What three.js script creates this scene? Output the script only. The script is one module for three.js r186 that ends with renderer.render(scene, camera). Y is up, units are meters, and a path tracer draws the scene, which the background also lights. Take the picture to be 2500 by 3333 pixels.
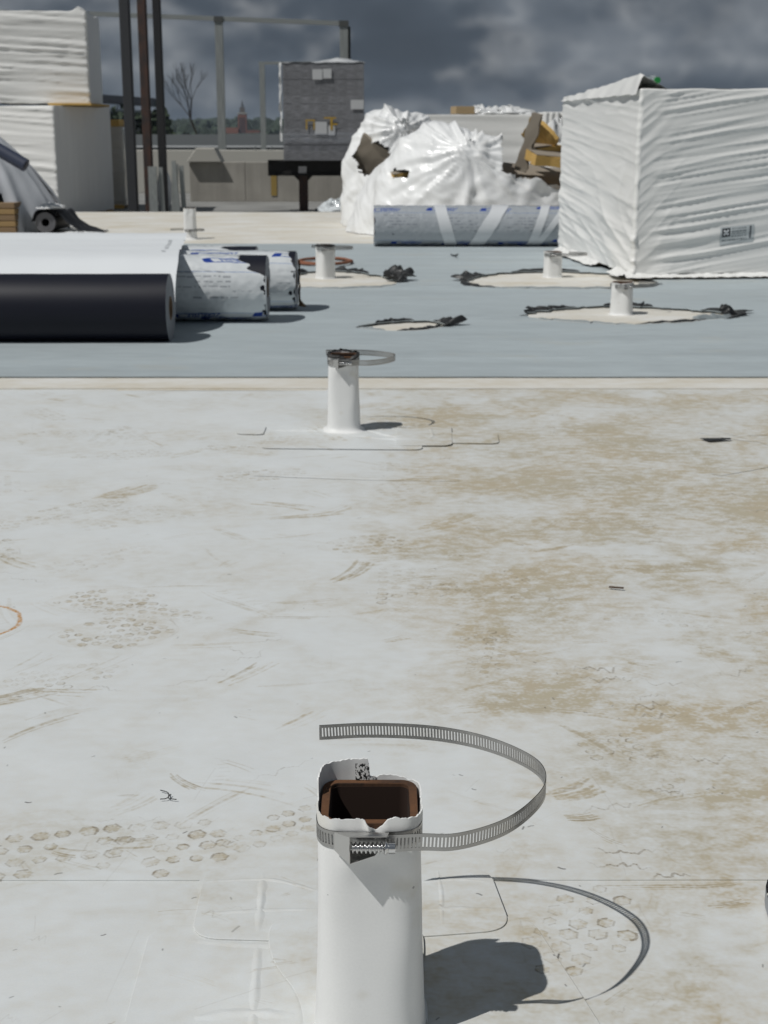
import * as THREE from 'three';
import { mergeGeometries, mergeVertices, toCreasedNormals } from 'three/addons/utils/BufferGeometryUtils.js';
import { RoundedBoxGeometry } from 'three/addons/geometries/RoundedBoxGeometry.js';

// ------------------------------------------------------------------ camera, sky, sun, exposure
const scene = new THREE.Scene();
const camera = new THREE.PerspectiveCamera(39.66, 768 / 1024, 0.05, 6000);
camera.position.set(0, 0.9, 0);
camera.rotation.set(-14.977 * Math.PI / 180, 0, 0);
camera.focus = 1.5; camera.userData.fStop = 17;
scene.add(camera);
const renderer = new THREE.WebGLRenderer({ antialias: true });
renderer.setSize(768, 1024);
renderer.toneMapping = THREE.LinearToneMapping;
renderer.toneMappingExposure = 1;
renderer.shadowMap.enabled = true;
const SUN = new THREE.DirectionalLight(new THREE.Color().setRGB(1, 0.98, 0.945), 3.0);
SUN.position.set(-56, 100, 34); SUN.target.position.set(0, 0, 0);
SUN.castShadow = true; SUN.shadow.radius = 1; SUN.shadow.mapSize.set(2048, 2048);
Object.assign(SUN.shadow.camera, { left: -20, right: 20, top: 25, bottom: -25, near: 1, far: 260 });
scene.add(SUN, SUN.target);

// ------------------------------------------------------------------ noise
function rngOf(seed) { let a = seed >>> 0; return () => { a = (a + 0x6D2B79F5) | 0; let t = Math.imul(a ^ (a >>> 15), 1 | a); t = (t + Math.imul(t ^ (t >>> 7), 61 | t)) ^ t; return ((t ^ (t >>> 14)) >>> 0) / 4294967296; }; }
const perm = new Uint8Array(512), g2x = new Float32Array(256), g2y = new Float32Array(256), v1 = new Float32Array(256);
{ const r = rngOf(7); const p = [...Array(256).keys()]; for (let i = 255; i > 0; i--) { const j = Math.floor(r() * (i + 1)); [p[i], p[j]] = [p[j], p[i]]; }
  for (let i = 0; i < 512; i++) perm[i] = p[i & 255];
  for (let i = 0; i < 256; i++) { const a = r() * 6.28318; g2x[i] = Math.cos(a); g2y[i] = Math.sin(a); v1[i] = r() * 2 - 1; } }
function noise(x, y, s = 0) {                                       // 2-D gradient noise, about -1..1
  const xi = Math.floor(x), yi = Math.floor(y), fx = x - xi, fy = y - yi;
  const u = fx * fx * fx * (fx * (fx * 6 - 15) + 10), v = fy * fy * fy * (fy * (fy * 6 - 15) + 10);
  const X = (xi + s * 37) & 255, Y = yi & 255, X1 = (X + 1) & 255, Y1 = (Y + 1) & 255;
  const a = perm[perm[X] + Y], b = perm[perm[X1] + Y], c = perm[perm[X] + Y1], d = perm[perm[X1] + Y1];
  const n00 = g2x[a] * fx + g2y[a] * fy, n10 = g2x[b] * (fx - 1) + g2y[b] * fy, n01 = g2x[c] * fx + g2y[c] * (fy - 1), n11 = g2x[d] * (fx - 1) + g2y[d] * (fy - 1);
  return 1.5 * (n00 + u * (n10 - n00) + v * (n01 + u * (n11 - n01) - n00 - u * (n10 - n00)));
}
function fbm(x, y, o = 4, s = 0) { let a = 0, k = 0.5; for (let i = 0; i < o; i++) { a += k * noise(x, y, s + i); x = x * 2.03 + 11.3; y = y * 2.03 + 5.7; k *= 0.5; } return a; }
function noise3(x, y, z) {                                          // value noise
  const xi = Math.floor(x), yi = Math.floor(y), zi = Math.floor(z), fx = x - xi, fy = y - yi, fz = z - zi;
  const u = fx * fx * (3 - 2 * fx), v = fy * fy * (3 - 2 * fy), w = fz * fz * (3 - 2 * fz);
  const X0 = perm[xi & 255], X1 = perm[(xi + 1) & 255], y0 = yi & 255, y1 = (yi + 1) & 255, z0 = zi & 255, z1 = (zi + 1) & 255, A = perm[X0 + y0], B = perm[X1 + y0], C = perm[X0 + y1], D = perm[X1 + y1];
  const a0 = v1[perm[A + z0]], b0 = v1[perm[B + z0]], c0 = v1[perm[C + z0]], d0 = v1[perm[D + z0]], a1 = v1[perm[A + z1]], b1 = v1[perm[B + z1]], c1 = v1[perm[C + z1]], d1 = v1[perm[D + z1]];
  const p = a0 + (b0 - a0) * u, q = c0 + (d0 - c0) * u, r = a1 + (b1 - a1) * u, s = c1 + (d1 - c1) * u, m = p + (q - p) * v, n = r + (s - r) * v; return m + (n - m) * w;
}
function fbm3(x, y, z, o) { let a = 0, k = 0.5; for (let i = 0; i < o; i++) { a += k * noise3(x, y, z); x = x * 2.07 + 3.1; y = y * 2.07 + 7.7; z = z * 2.07 + 1.9; k *= 0.5; } return a; }
const clamp = (x, a = 0, b = 1) => Math.min(b, Math.max(a, x)), sst = (a, b, x) => { const t = clamp((x - a) / (b - a)); return t * t * (3 - 2 * t); }, mix = (a, b, t) => a + (b - a) * t;

// ------------------------------------------------------------------ the sky: heavy slate cloud with paler ragged tops
{ const W = 2048, H = 1024, data = new Float32Array(W * H * 4);
  for (let j = 0; j < H; j++) { const el = (j + 0.5) / H * Math.PI - Math.PI / 2, ce = Math.cos(el), se = Math.sin(el);
    for (let i = 0; i < W; i++) { const az = (i + 0.5) / W * 2 * Math.PI, x = Math.cos(az) * ce, z = Math.sin(az) * ce, o = (j * W + i) * 4;
      let t = 0, q = 0, f = 0;
      if (el > -0.2) {
        const e = se * 2.1;
        const wx = fbm3(x * 9 + 4, e * 9, z * 9, 3) * 0.14, wy = fbm3(x * 9, e * 9 + 8, z * 9, 3) * 0.14;
        q = fbm3(x * 9 + wx * 4, e * 9 + wy * 4, z * 9 + 2, 6); f = fbm3(x * 30 + wx * 14, e * 24 + wy * 14, z * 30, 5);
        t = sst(-0.05, 0.42, q * 0.9 + f * 0.35) ;
      }
      let bl = 0; if (el > -0.2) { const e = se * 2.1; let k = 0.5, s = 24; for (let n = 0; n < 5; n++) { bl += k * (1 - 2.4 * Math.abs(noise3(x * s + q * 1.5, e * s * 0.75 + 3, z * s + n * 5))); s *= 2.1; k *= 0.52; } }
      const puff = clamp(0.35 + 0.75 * bl), rim = sst(-0.03, 0.24, q + 0.30 * bl) * (0.12 + 0.88 * puff * puff);
      const dk = 0.80 + 0.34 * clamp(q * 1.2 + 0.45) + 0.12 * f + 0.12 * bl;
      data[o] = 0.073 * dk + 0.016 * t + 0.135 * rim; data[o + 1] = 0.091 * dk + 0.018 * t + 0.131 * rim; data[o + 2] = 0.115 * dk + 0.020 * t + 0.122 * rim; data[o + 3] = 1; } }
  const sky = new THREE.DataTexture(data, W, H, THREE.RGBAFormat, THREE.FloatType);
  sky.mapping = THREE.EquirectangularReflectionMapping; sky.magFilter = THREE.LinearFilter; sky.minFilter = THREE.LinearFilter; sky.wrapS = THREE.RepeatWrapping; sky.needsUpdate = true;
  scene.background = sky; scene.environment = sky; }

// ------------------------------------------------------------------ helpers
const taken = {};
function numbered(n) { const k = taken[n] ?? 0; taken[n] = k + 1; return k ? n + '_' + String(k).padStart(3, '0') : n; }
const P = (x, y, d) => new THREE.Vector3(x, y, -d);                 // x right, y up, d metres ahead
function shade(o) { o.castShadow = o.receiveShadow = true; return o; }
function tag(o, label, category, group) { o.userData.label = label; o.userData.category = category; if (group) o.userData.group = group; return o; }
function thing(name, label, category, pos = [0, 0, 0], turn = 0, group) { const o = new THREE.Group(); o.name = numbered(name); o.position.set(pos[0], pos[1], -pos[2]); o.rotation.y = turn; tag(o, label, category, group); scene.add(o); return o; }
function part(name, geo, mat, parent) { const o = shade(new THREE.Mesh(geo, mat)); o.name = parent ? name : numbered(name); (parent ?? scene).add(o); return o; }
function struct(name, geo, mat, parent) { const o = part(name, geo, mat, parent); if (!parent) o.userData.kind = 'structure'; return o; }
function setGroup(name) { const o = new THREE.Group(); o.name = numbered(name); o.userData.kind = 'structure'; scene.add(o); return o; }
function M(r, g, b, rough = 0.8, extra = {}) { return new THREE.MeshStandardMaterial({ color: new THREE.Color().setRGB(r, g, b), roughness: rough, side: THREE.DoubleSide, ...extra }); }
function MP(r, g, b, rough, extra = {}) { return new THREE.MeshPhysicalMaterial({ color: new THREE.Color().setRGB(r, g, b), roughness: rough, side: THREE.DoubleSide, ...extra }); }
const LUT = new Uint8Array(4097); for (let i = 0; i <= 4096; i++) { const v = i / 4096; LUT[i] = Math.round(255 * (v <= 0.0031308 ? v * 12.92 : 1.055 * Math.pow(v, 1 / 2.4) - 0.055)); }
const toS = (v) => LUT[Math.max(0, Math.min(4096, Math.round(v * 4096)))];
function dataTex(W, H, fn, srgb = true, rep) {                      // fn(i, j) -> linear rgb
  const d = new Uint8Array(W * H * 4);
  for (let j = 0; j < H; j++) for (let i = 0; i < W; i++) { const c = fn(i, j), o = (j * W + i) * 4; for (let k = 0; k < 3; k++) d[o + k] = srgb ? toS(c[k]) : Math.round(255 * clamp(c[k])); d[o + 3] = 255; }
  const t = new THREE.DataTexture(d, W, H, THREE.RGBAFormat); t.magFilter = THREE.LinearFilter; t.minFilter = THREE.LinearMipmapLinearFilter; t.generateMipmaps = true; if (srgb) t.colorSpace = THREE.SRGBColorSpace; if (rep !== false) t.wrapS = t.wrapT = THREE.RepeatWrapping; t.needsUpdate = true; return t;
}
function canvasTex(W, H, draw) { const c = document.createElement('canvas'); c.width = W; c.height = H; const x = c.getContext('2d'); draw(x, W, H); const t = new THREE.CanvasTexture(c); t.colorSpace = THREE.SRGBColorSpace; t.wrapS = t.wrapT = THREE.RepeatWrapping; return t; }
function worldUV(g, x0, x1, d0, d1) { const p = g.attributes.position, uv = new Float32Array(p.count * 2); for (let i = 0; i < p.count; i++) { uv[2 * i] = (p.getX(i) - x0) / (x1 - x0); uv[2 * i + 1] = (-p.getZ(i) - d0) / (d1 - d0); } g.setAttribute('uv', new THREE.BufferAttribute(uv, 2)); return g; }
function surf(nu, nv, fn, closeU = false, keep) {                   // a grid of fn(u, v) -> Vector3
  const pos = [], uv = [], idx = [];
  for (let j = 0; j <= nv; j++) for (let i = 0; i <= nu; i++) { const p = fn(i / nu, j / nv); pos.push(p.x, p.y, p.z); uv.push(i / nu, j / nv); }
  for (let j = 0; j < nv; j++) for (let i = 0; i < nu; i++) { if (keep && !keep((i + 0.5) / nu, (j + 0.5) / nv)) continue; const a = j * (nu + 1) + i, b = a + 1, c = a + nu + 1, d = c + 1; idx.push(a, b, d, a, d, c); }
  const g = new THREE.BufferGeometry(); g.setAttribute('position', new THREE.Float32BufferAttribute(pos, 3)); g.setAttribute('uv', new THREE.Float32BufferAttribute(uv, 2)); g.setIndex(idx); g.computeVertexNormals();
  if (closeU) { const n = g.attributes.normal; for (let j = 0; j <= nv; j++) { const a = j * (nu + 1), b = a + nu; const v = new THREE.Vector3(n.getX(a) + n.getX(b), n.getY(a) + n.getY(b), n.getZ(a) + n.getZ(b)).normalize(); n.setXYZ(a, v.x, v.y, v.z); n.setXYZ(b, v.x, v.y, v.z); } }
  return g;
}
function box(w, h, d, x = 0, y = 0, z = 0, r = 0) { const g = r ? new RoundedBoxGeometry(w, h, d, 2, r) : new THREE.BoxGeometry(w, h, d); g.translate(x, y, z); return g; }
function join(list) { return mergeGeometries(list.map((g) => { const q = g.index ? g.toNonIndexed() : g; for (const k of Object.keys(q.attributes)) if (!['position', 'normal', 'uv'].includes(k)) q.deleteAttribute(k); return q; })); }
function beam(a, b, w, h = w) { const L = a.distanceTo(b), g = new THREE.BoxGeometry(w, h, L); const m = new THREE.Matrix4().lookAt(a, b, Math.abs(b.y - a.y) > 0.95 * L ? new THREE.Vector3(1, 0, 0) : new THREE.Vector3(0, 1, 0)); m.setPosition(a.clone().add(b).multiplyScalar(0.5)); g.applyMatrix4(m); return g; }
function rod(a, b, r0, r1 = r0, n = 10) { const L = a.distanceTo(b), g = new THREE.CylinderGeometry(r1, r0, L, n); g.applyQuaternion(new THREE.Quaternion().setFromUnitVectors(new THREE.Vector3(0, 1, 0), b.clone().sub(a).normalize())); const m = a.clone().add(b).multiplyScalar(0.5); g.translate(m.x, m.y, m.z); return g; }
function smoothPoly(pts, r = 0.02, jitter = 0, seed = 1) {           // a closed outline with rounded corners
  const s = new THREE.Shape(), n = pts.length, v = pts.map((p) => new THREE.Vector2(...p)), rnd = rngOf(seed);
  for (let i = 0; i < n; i++) { const a = v[(i + n - 1) % n], b = v[i], c = v[(i + 1) % n]; const k0 = Math.min(r, a.distanceTo(b) * 0.48), k1 = Math.min(r, c.distanceTo(b) * 0.48); const p = b.clone().lerp(a, k0 / a.distanceTo(b)), q = b.clone().lerp(c, k1 / c.distanceTo(b)); i ? s.lineTo(p.x, p.y) : s.moveTo(p.x, p.y); s.quadraticCurveTo(b.x, b.y, q.x, q.y); }
  s.closePath(); return s;
}

const creased = (g, a) => { g.scale(400, 400, 400); const q = toCreasedNormals(g, a); q.scale(1 / 400, 1 / 400, 1 / 400); return q; };
// ------------------------------------------------------------------ the roof membrane: white sheet, trodden clay, boot prints, scuffs
const R0 = rngOf(41);
const marks = [];                                                   // every mark is [x, d, reach, draw(ctx)] in metres
const stroke = (c, pts, w) => { c.lineWidth = w; c.lineCap = 'round'; c.lineJoin = 'round'; c.beginPath(); c.moveTo(...pts[0]); for (let i = 1; i < pts.length - 1; i++) c.quadraticCurveTo(pts[i][0], pts[i][1], (pts[i][0] + pts[i + 1][0]) / 2, (pts[i][1] + pts[i + 1][1]) / 2); c.lineTo(...pts[pts.length - 1]); c.stroke(); };
const tan = (a) => `rgb(${Math.round(255 * a)},0,0)`, brown = (a) => `rgb(0,${Math.round(255 * a)},0)`, black = (a) => `rgb(0,0,${Math.round(255 * a)})`;
function wavy(x, d, len, dir, amp, a, w, freq = 5) {                // a dried-water tide line
  const pts = [], n = 22, ph = R0() * 9, cx = Math.cos(dir), cy = Math.sin(dir), bend = (R0() - 0.5) * 1.2;
  for (let i = 0; i <= n; i++) { const t = i / n - 0.5, s = t * len, o = amp * fbm(t * freq + ph, ph * 3, 3) * 2 + bend * len * t * t; pts.push([x + cx * s - cy * o, d + cy * s + cx * o]); }
  marks.push([x, d, len, (c) => { for (let i = 0; i < n; i++) { const k = Math.sin(Math.PI * (i + 0.5) / n) * (0.55 + 0.9 * Math.abs(noise(i * 0.7, ph))); c.strokeStyle = brown(clamp(a * k)); stroke(c, [pts[i], pts[i + 1]], w * (0.5 + k)); } }]);
}
function scuff(x, d, len, wid, dir, a, curve = 0.3, n = 16) {       // a swipe of many bristle lines
  const r = rngOf(Math.floor((x + 9) * 7919 + d * 104729)), lines = [];
  for (let k = 0; k < n; k++) { const off = (r() - 0.5) * wid, s0 = -0.5 + r() * 0.35, s1 = 0.5 - r() * 0.35, pts = []; for (let i = 0; i <= 6; i++) { const t = mix(s0, s1, i / 6), lx = t * len, ly = off * (1 + t * 0.5) + curve * len * t * t; pts.push([x + Math.cos(dir) * lx - Math.sin(dir) * ly, d + Math.sin(dir) * lx + Math.cos(dir) * ly]); } lines.push([pts, r()]); }
  marks.push([x, d, len, (c) => { for (const [p, q] of lines) { c.strokeStyle = tan(a * (0.25 + 0.75 * q)); stroke(c, p, wid * 0.10 * (0.4 + q)); if (q > 0.7) { c.strokeStyle = brown(a * 0.45 * q); stroke(c, p, 0.0016); } } }]);
}
function blot(x, d, r, a, sq = 1) { const ph = R0() * 50; marks.push([x, d, r * 1.6, (c) => { for (let k = 0; k < 4; k++) { c.fillStyle = tan(a * 0.2); c.beginPath(); for (let i = 0; i <= 40; i++) { const t = i / 40 * 6.2832, q = r * (0.55 + 0.18 * k + 0.75 * fbm(Math.cos(t) * 1.6 + ph, Math.sin(t) * 1.6 + k * 0.15, 4)); c.lineTo(x + Math.cos(t) * q, d + Math.sin(t) * q * sq); } c.fill(); } }]); }
function hexPrint(x, d, dir, len, wid, size, a, seed, kind = 0) {    // the lugs of a boot sole
  const r = rngOf(seed), lugs = [];
  for (let u = -len / 2; u <= len / 2; u += size * 1.35) for (let v = -wid / 2, k = 0; v <= wid / 2; v += size * 1.45, k++) {
    const uu = u + (k % 2) * size * 0.75 + (r() - 0.5) * size * 0.15, vv = v + (r() - 0.5) * size * 0.15, e = (uu / len) ** 2 * 4 + (vv / wid) ** 2 * 4; if (e > 1.05 || r() < 0.05 || noise(uu * 16 + seed, vv * 16) < -0.5) continue;
    lugs.push([x + Math.cos(dir) * uu - Math.sin(dir) * vv, d + Math.sin(dir) * uu + Math.cos(dir) * vv, size * (0.38 + 0.2 * r()), clamp(0.35 + 0.7 * noise(uu * 11 + seed * 2, vv * 11) + 0.5 * r()), r() * 6]); }
  const sole = []; for (let i = 0; i < 48; i++) { const f = i / 48 * 6.2832, k = 1.12 + 0.10 * noise(Math.cos(f) * 2 + seed, Math.sin(f) * 2), uu = Math.cos(f) * len / 2 * k, vv = Math.sin(f) * wid / 2 * k * (1 + 0.18 * Math.cos(f)); sole.push([x + Math.cos(dir) * uu - Math.sin(dir) * vv, d + Math.sin(dir) * uu + Math.cos(dir) * vv]); }
  marks.push([x, d, len, (c) => { c.fillStyle = tan(0.16 * a); c.beginPath(); for (const p of sole) c.lineTo(...p); c.fill(); for (let i = 0; i < 48; i++) { const k = noise(i * 0.35, seed * 1.7) - 0.15; if (k > 0) { c.strokeStyle = brown(a * k); stroke(c, [sole[i], sole[(i + 1) % 48]], 0.0022); } }
    for (const [px, pd, s, q, ph] of lugs) {
    const al = Math.min(1, 1.6 * a * (0.3 + 0.7 * q)); const pt = (i) => [px + Math.cos(i * 1.0472 + 0.3) * s * (1 + 0.14 * noise(i * 1.3, ph)), pd + Math.sin(i * 1.0472 + 0.3) * s * (1 + 0.2 * noise(i * 1.7, ph + 4))]; c.beginPath(); for (let i = 0; i < 6; i++) c.lineTo(...pt(i)); c.closePath(); c.fillStyle = tan(al * (0.25 + 0.35 * q)); c.fill();
    for (let i = 0; i < 6; i++) { const k = clamp(0.55 + 0.9 * noise(i * 0.9 + ph * 3, px * 90)); if (k < 0.15) continue; c.strokeStyle = brown(al * 0.85 * k); c.lineWidth = s * (0.10 + 0.16 * k); c.beginPath(); c.moveTo(...pt(i)); c.lineTo(...pt(i + 1)); c.stroke(); }
    c.strokeStyle = tan(al * 0.5); for (let k = 0; k < 7; k++) { const t = k * 0.9 + ph; c.lineWidth = s * 0.16; c.beginPath(); c.moveTo(px + Math.cos(t) * s * 0.5, pd + Math.sin(t) * s * 0.5); c.lineTo(px + Math.cos(t) * s * 0.95, pd + Math.sin(t) * s * 0.95); c.stroke(); }
    if (q > 0.75) { c.strokeStyle = brown(al * 0.9); c.lineWidth = s * 0.3; c.beginPath(); c.arc(px, pd, s * 0.9, ph, ph + 1.6); c.stroke(); } } }]);
}
for (let k = 0; k < 26; k++) { const d = 1.75 + R0() * 3.0, x = (R0() - 0.58) * d * 0.56; hexPrint(x, d, R0() * 3.1, 0.22 + R0() * 0.08, 0.10 + R0() * 0.02, 0.016 + R0() * 0.006, 0.18 + 0.34 * R0(), 200 + k); }
// the marks that can be told apart in place
hexPrint(-0.56, 2.68, 0.25, 0.20, 0.13, 0.017, 0.95, 3); hexPrint(-0.50, 2.49, 0.3, 0.21, 0.15, 0.019, 1.0, 4);
hexPrint(-0.47, 1.665, 0.2, 0.30, 0.13, 0.023, 0.72, 5); hexPrint(-0.285, 1.675, 0.15, 0.19, 0.14, 0.022, 0.62, 6); hexPrint(0.225, 1.478, 1.1, 0.20, 0.115, 0.021, 0.62, 7);
hexPrint(-0.03, 3.08, 0.3, 0.22, 0.14, 0.018, 0.9, 8); hexPrint(-0.55, 2.27, 0.4, 0.2, 0.1, 0.015, 0.4, 9); hexPrint(-0.62, 3.3, 0.9, 0.25, 0.11, 0.017, 0.4, 10); hexPrint(-0.75, 4.0, 0.2, 0.28, 0.12, 0.018, 0.5, 11); hexPrint(-0.25, 4.2, 0.3, 0.25, 0.12, 0.018, 0.45, 12); hexPrint(0.05, 3.55, 1.9, 0.25, 0.11, 0.018, 0.45, 17); hexPrint(-0.33, 3.75, 0.4, 0.25, 0.11, 0.018, 0.5, 18);
for (let k = 0; k < 7; k++) scuff(-0.235, 1.86 + k * 0.013, 0.024, 0.006, 0.05 + k * 0.05, 0.5, 0, 4);
for (let k = 0; k < 9; k++) scuff(-0.33 + k * 0.016, 2.74 - k * 0.016, 0.03, 0.012, 0.3, 0.5, 0.2, 5);
scuff(-0.06, 2.87, 0.17, 0.045, 1.15, 1.0, 0.35, 24); scuff(-0.03, 2.92, 0.06, 0.02, 0.4, 0.8, 0.2, 8);
scuff(-0.66, 3.56, 0.22, 0.08, 0.9, 0.75, 0.2, 26); scuff(-0.235, 2.29, 0.13, 0.035, 1.0, 0.85, 0.1, 18); scuff(-0.62, 2.17, 0.16, 0.045, 0.55, 1.0, 0.1, 24); scuff(-0.53, 2.2, 0.13, 0.03, -0.08, 0.45, 0.1, 14);
scuff(-0.19, 3.32, 0.2, 0.04, 0.3, 0.9, 0.2, 18); scuff(-0.17, 2.575, 0.16, 0.012, -0.05, 0.7, 0.1, 6); scuff(-0.3, 2.66, 0.22, 0.02, -0.75, 0.35, 0.2, 8);
scuff(0.27, 1.83, 0.085, 0.045, 0.5, 0.9, 0.4, 20); scuff(0.272, 1.755, 0.05, 0.02, 0.2, 1.0, 0.4, 14); scuff(0.29, 1.70, 0.08, 0.012, -0.9, 0.7, 0.4, 9);
scuff(-0.285, 1.86, 0.08, 0.02, -0.8, 0.8, 0.3, 12); scuff(-0.33, 1.68, 0.07, 0.03, 0.1, 0.8, 0.3, 12); scuff(-0.41, 1.655, 0.055, 0.025, -0.3, 0.8, 0.3, 12); scuff(0.42, 1.535, 0.06, 0.02, 0.3, 0.9, 0.2, 14); scuff(0.40, 1.575, 0.10, 0.012, 0.1, 0.8, 0.2, 9); scuff(0.33, 1.572, 0.14, 0.014, 0.0, 0.7, 0.05, 9);
scuff(0.15, 3.25, 0.22, 0.06, 0.75, 0.6, 0.2, 20); scuff(0.37, 3.05, 0.15, 0.04, 0.5, 0.8, 0.3, 16); scuff(0.6, 2.9, 0.25, 0.08, 0.2, 0.55, 0.2, 24); scuff(0.25, 4.72, 0.45, 0.03, -0.9, 0.45, 0.1, 8);
hexPrint(0.21, 2.49, 0.7, 0.10, 0.08, 0.017, 0.7, 21); blot(0.30, 2.21, 0.13, 0.75, 0.7); blot(0.19, 2.15, 0.05, 0.95); blot(0.44, 2.12, 0.05, 0.8, 0.8); blot(0.43, 2.35, 0.08, 0.4); blot(0.5, 1.82, 0.07, 0.8, 0.3); blot(0.43, 1.56, 0.05, 0.6); blot(0.47, 1.47, 0.03, 0.5); blot(0.65, 4.3, 0.5, 0.35); blot(0.9, 3.6, 0.5, 0.35); blot(0.5, 3.5, 0.4, 0.35); blot(0.25, 3.9, 0.25, 0.35); blot(0.35, 2.75, 0.25, 0.35);
wavy(0.31, 1.66, 0.10, -0.1, 0.012, 1.0, 0.0026, 6); wavy(0.30, 1.625, 0.09, -0.15, 0.012, 0.9, 0.0024, 6); wavy(0.36, 1.60, 0.06, 0.1, 0.01, 1.0, 0.003, 6); wavy(0.37, 2.30, 0.13, 0.05, 0.03, 0.8, 0.003, 7); wavy(0.38, 2.26, 0.12, 0, 0.02, 0.7, 0.003, 7); wavy(0.43, 2.145, 0.11, 0, 0.03, 0.8, 0.003, 7); wavy(0.44, 2.1, 0.1, 0, 0.02, 0.7, 0.003, 7);
for (let k = 0; k < 34; k++) { const d = 1.75 + R0() * 3; wavy(0.12 + R0() * d * 0.25, d, 0.05 + R0() * 0.1, (R0() - 0.5) * 0.8, 0.02, 0.35 + 0.4 * R0(), 0.002 + 0.0012 * R0(), 6); }
for (let k = 0; k < 20; k++) { const d = 1.3 + R0() * 0.5; wavy(-0.45 + R0() * 0.95, d, 0.02 + R0() * 0.06, (R0() - 0.5) * 1.2, 0.012, 0.12 + 0.22 * R0(), 0.0011, 5); }
for (let k = 0; k < 14; k++) { const d = 1.7 + R0() * 3; wavy(-0.1 - R0() * d * 0.25, d, 0.05 + R0() * 0.14, (R0() - 0.5) * 1.4, 0.02, 0.3 + 0.25 * R0(), 0.002, 4); }
for (let k = 0; k < 170; k++) { const d = 1.7 + R0() * 3.3, x = (R0() - 0.5) * d * 0.66; scuff(x, d, 0.05 + R0() * 0.17, 0.01 + R0() * 0.04, (R0() - 0.5) * 2.4, (0.24 + 0.55 * R0() * R0()) * (x > 0.1 ? 0.85 : 1.0), (R0() - 0.5) * 0.6, 6 + Math.floor(R0() * 12)); }
for (let k = 0; k < 40; k++) { const d = 1.15 + R0() * 0.7, x = (R0() - 0.5) * 1.1; scuff(x, d, 0.02 + R0() * 0.06, 0.004 + R0() * 0.012, (R0() - 0.5) * 2, 0.2 + 0.4 * R0(), (R0() - 0.5) * 0.5, 5); }
for (let k = 0; k < 40; k++) blot(0.1 + R0() * 1.2, 1.9 + R0() * 3, 0.03 + R0() * 0.16, 0.2 + 0.25 * R0(), 0.5 + R0() * 0.5);
for (let k = 0; k < 22; k++) blot(-1.2 + R0() * 1.3, 1.9 + R0() * 3, 0.03 + R0() * 0.12, 0.1 + 0.2 * R0(), 0.5 + R0() * 0.5);
for (let k = 0; k < 240; k++) { const d = 1 + R0() * 3.6, x = (R0() - 0.5) * d * 0.64, l = (0.001 + R0() * R0() * 0.005), t = R0() * 6, a = 0.35 + R0() * 0.6; marks.push([x, d, 0.02, (c) => { c.strokeStyle = black(a); stroke(c, [[x, d], [x + Math.cos(t) * l, d + Math.sin(t) * l], [x + Math.cos(t) * l * 2, d + Math.sin(t + 0.4) * l * 2]], 0.0011 + l * 0.28); }]); }
for (let k = 0; k < 60; k++) { const d = 1.2 + R0() * 3.4, x = (R0() - 0.5) * d * 0.6, l = 0.03 + R0() * 0.12, t = 0.5 + R0() * 1.4, a = 0.10 + R0() * 0.2; marks.push([x, d, l, (c) => { c.strokeStyle = brown(a); stroke(c, [[x - Math.cos(t) * l / 2, d - Math.sin(t) * l / 2], [x, d + 0.003], [x + Math.cos(t) * l / 2, d + Math.sin(t) * l / 2]], 0.0012); }]); }
const orangeRing = [-0.80, 2.545, 0.108];                           // the orange crayon ring at the left

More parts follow.
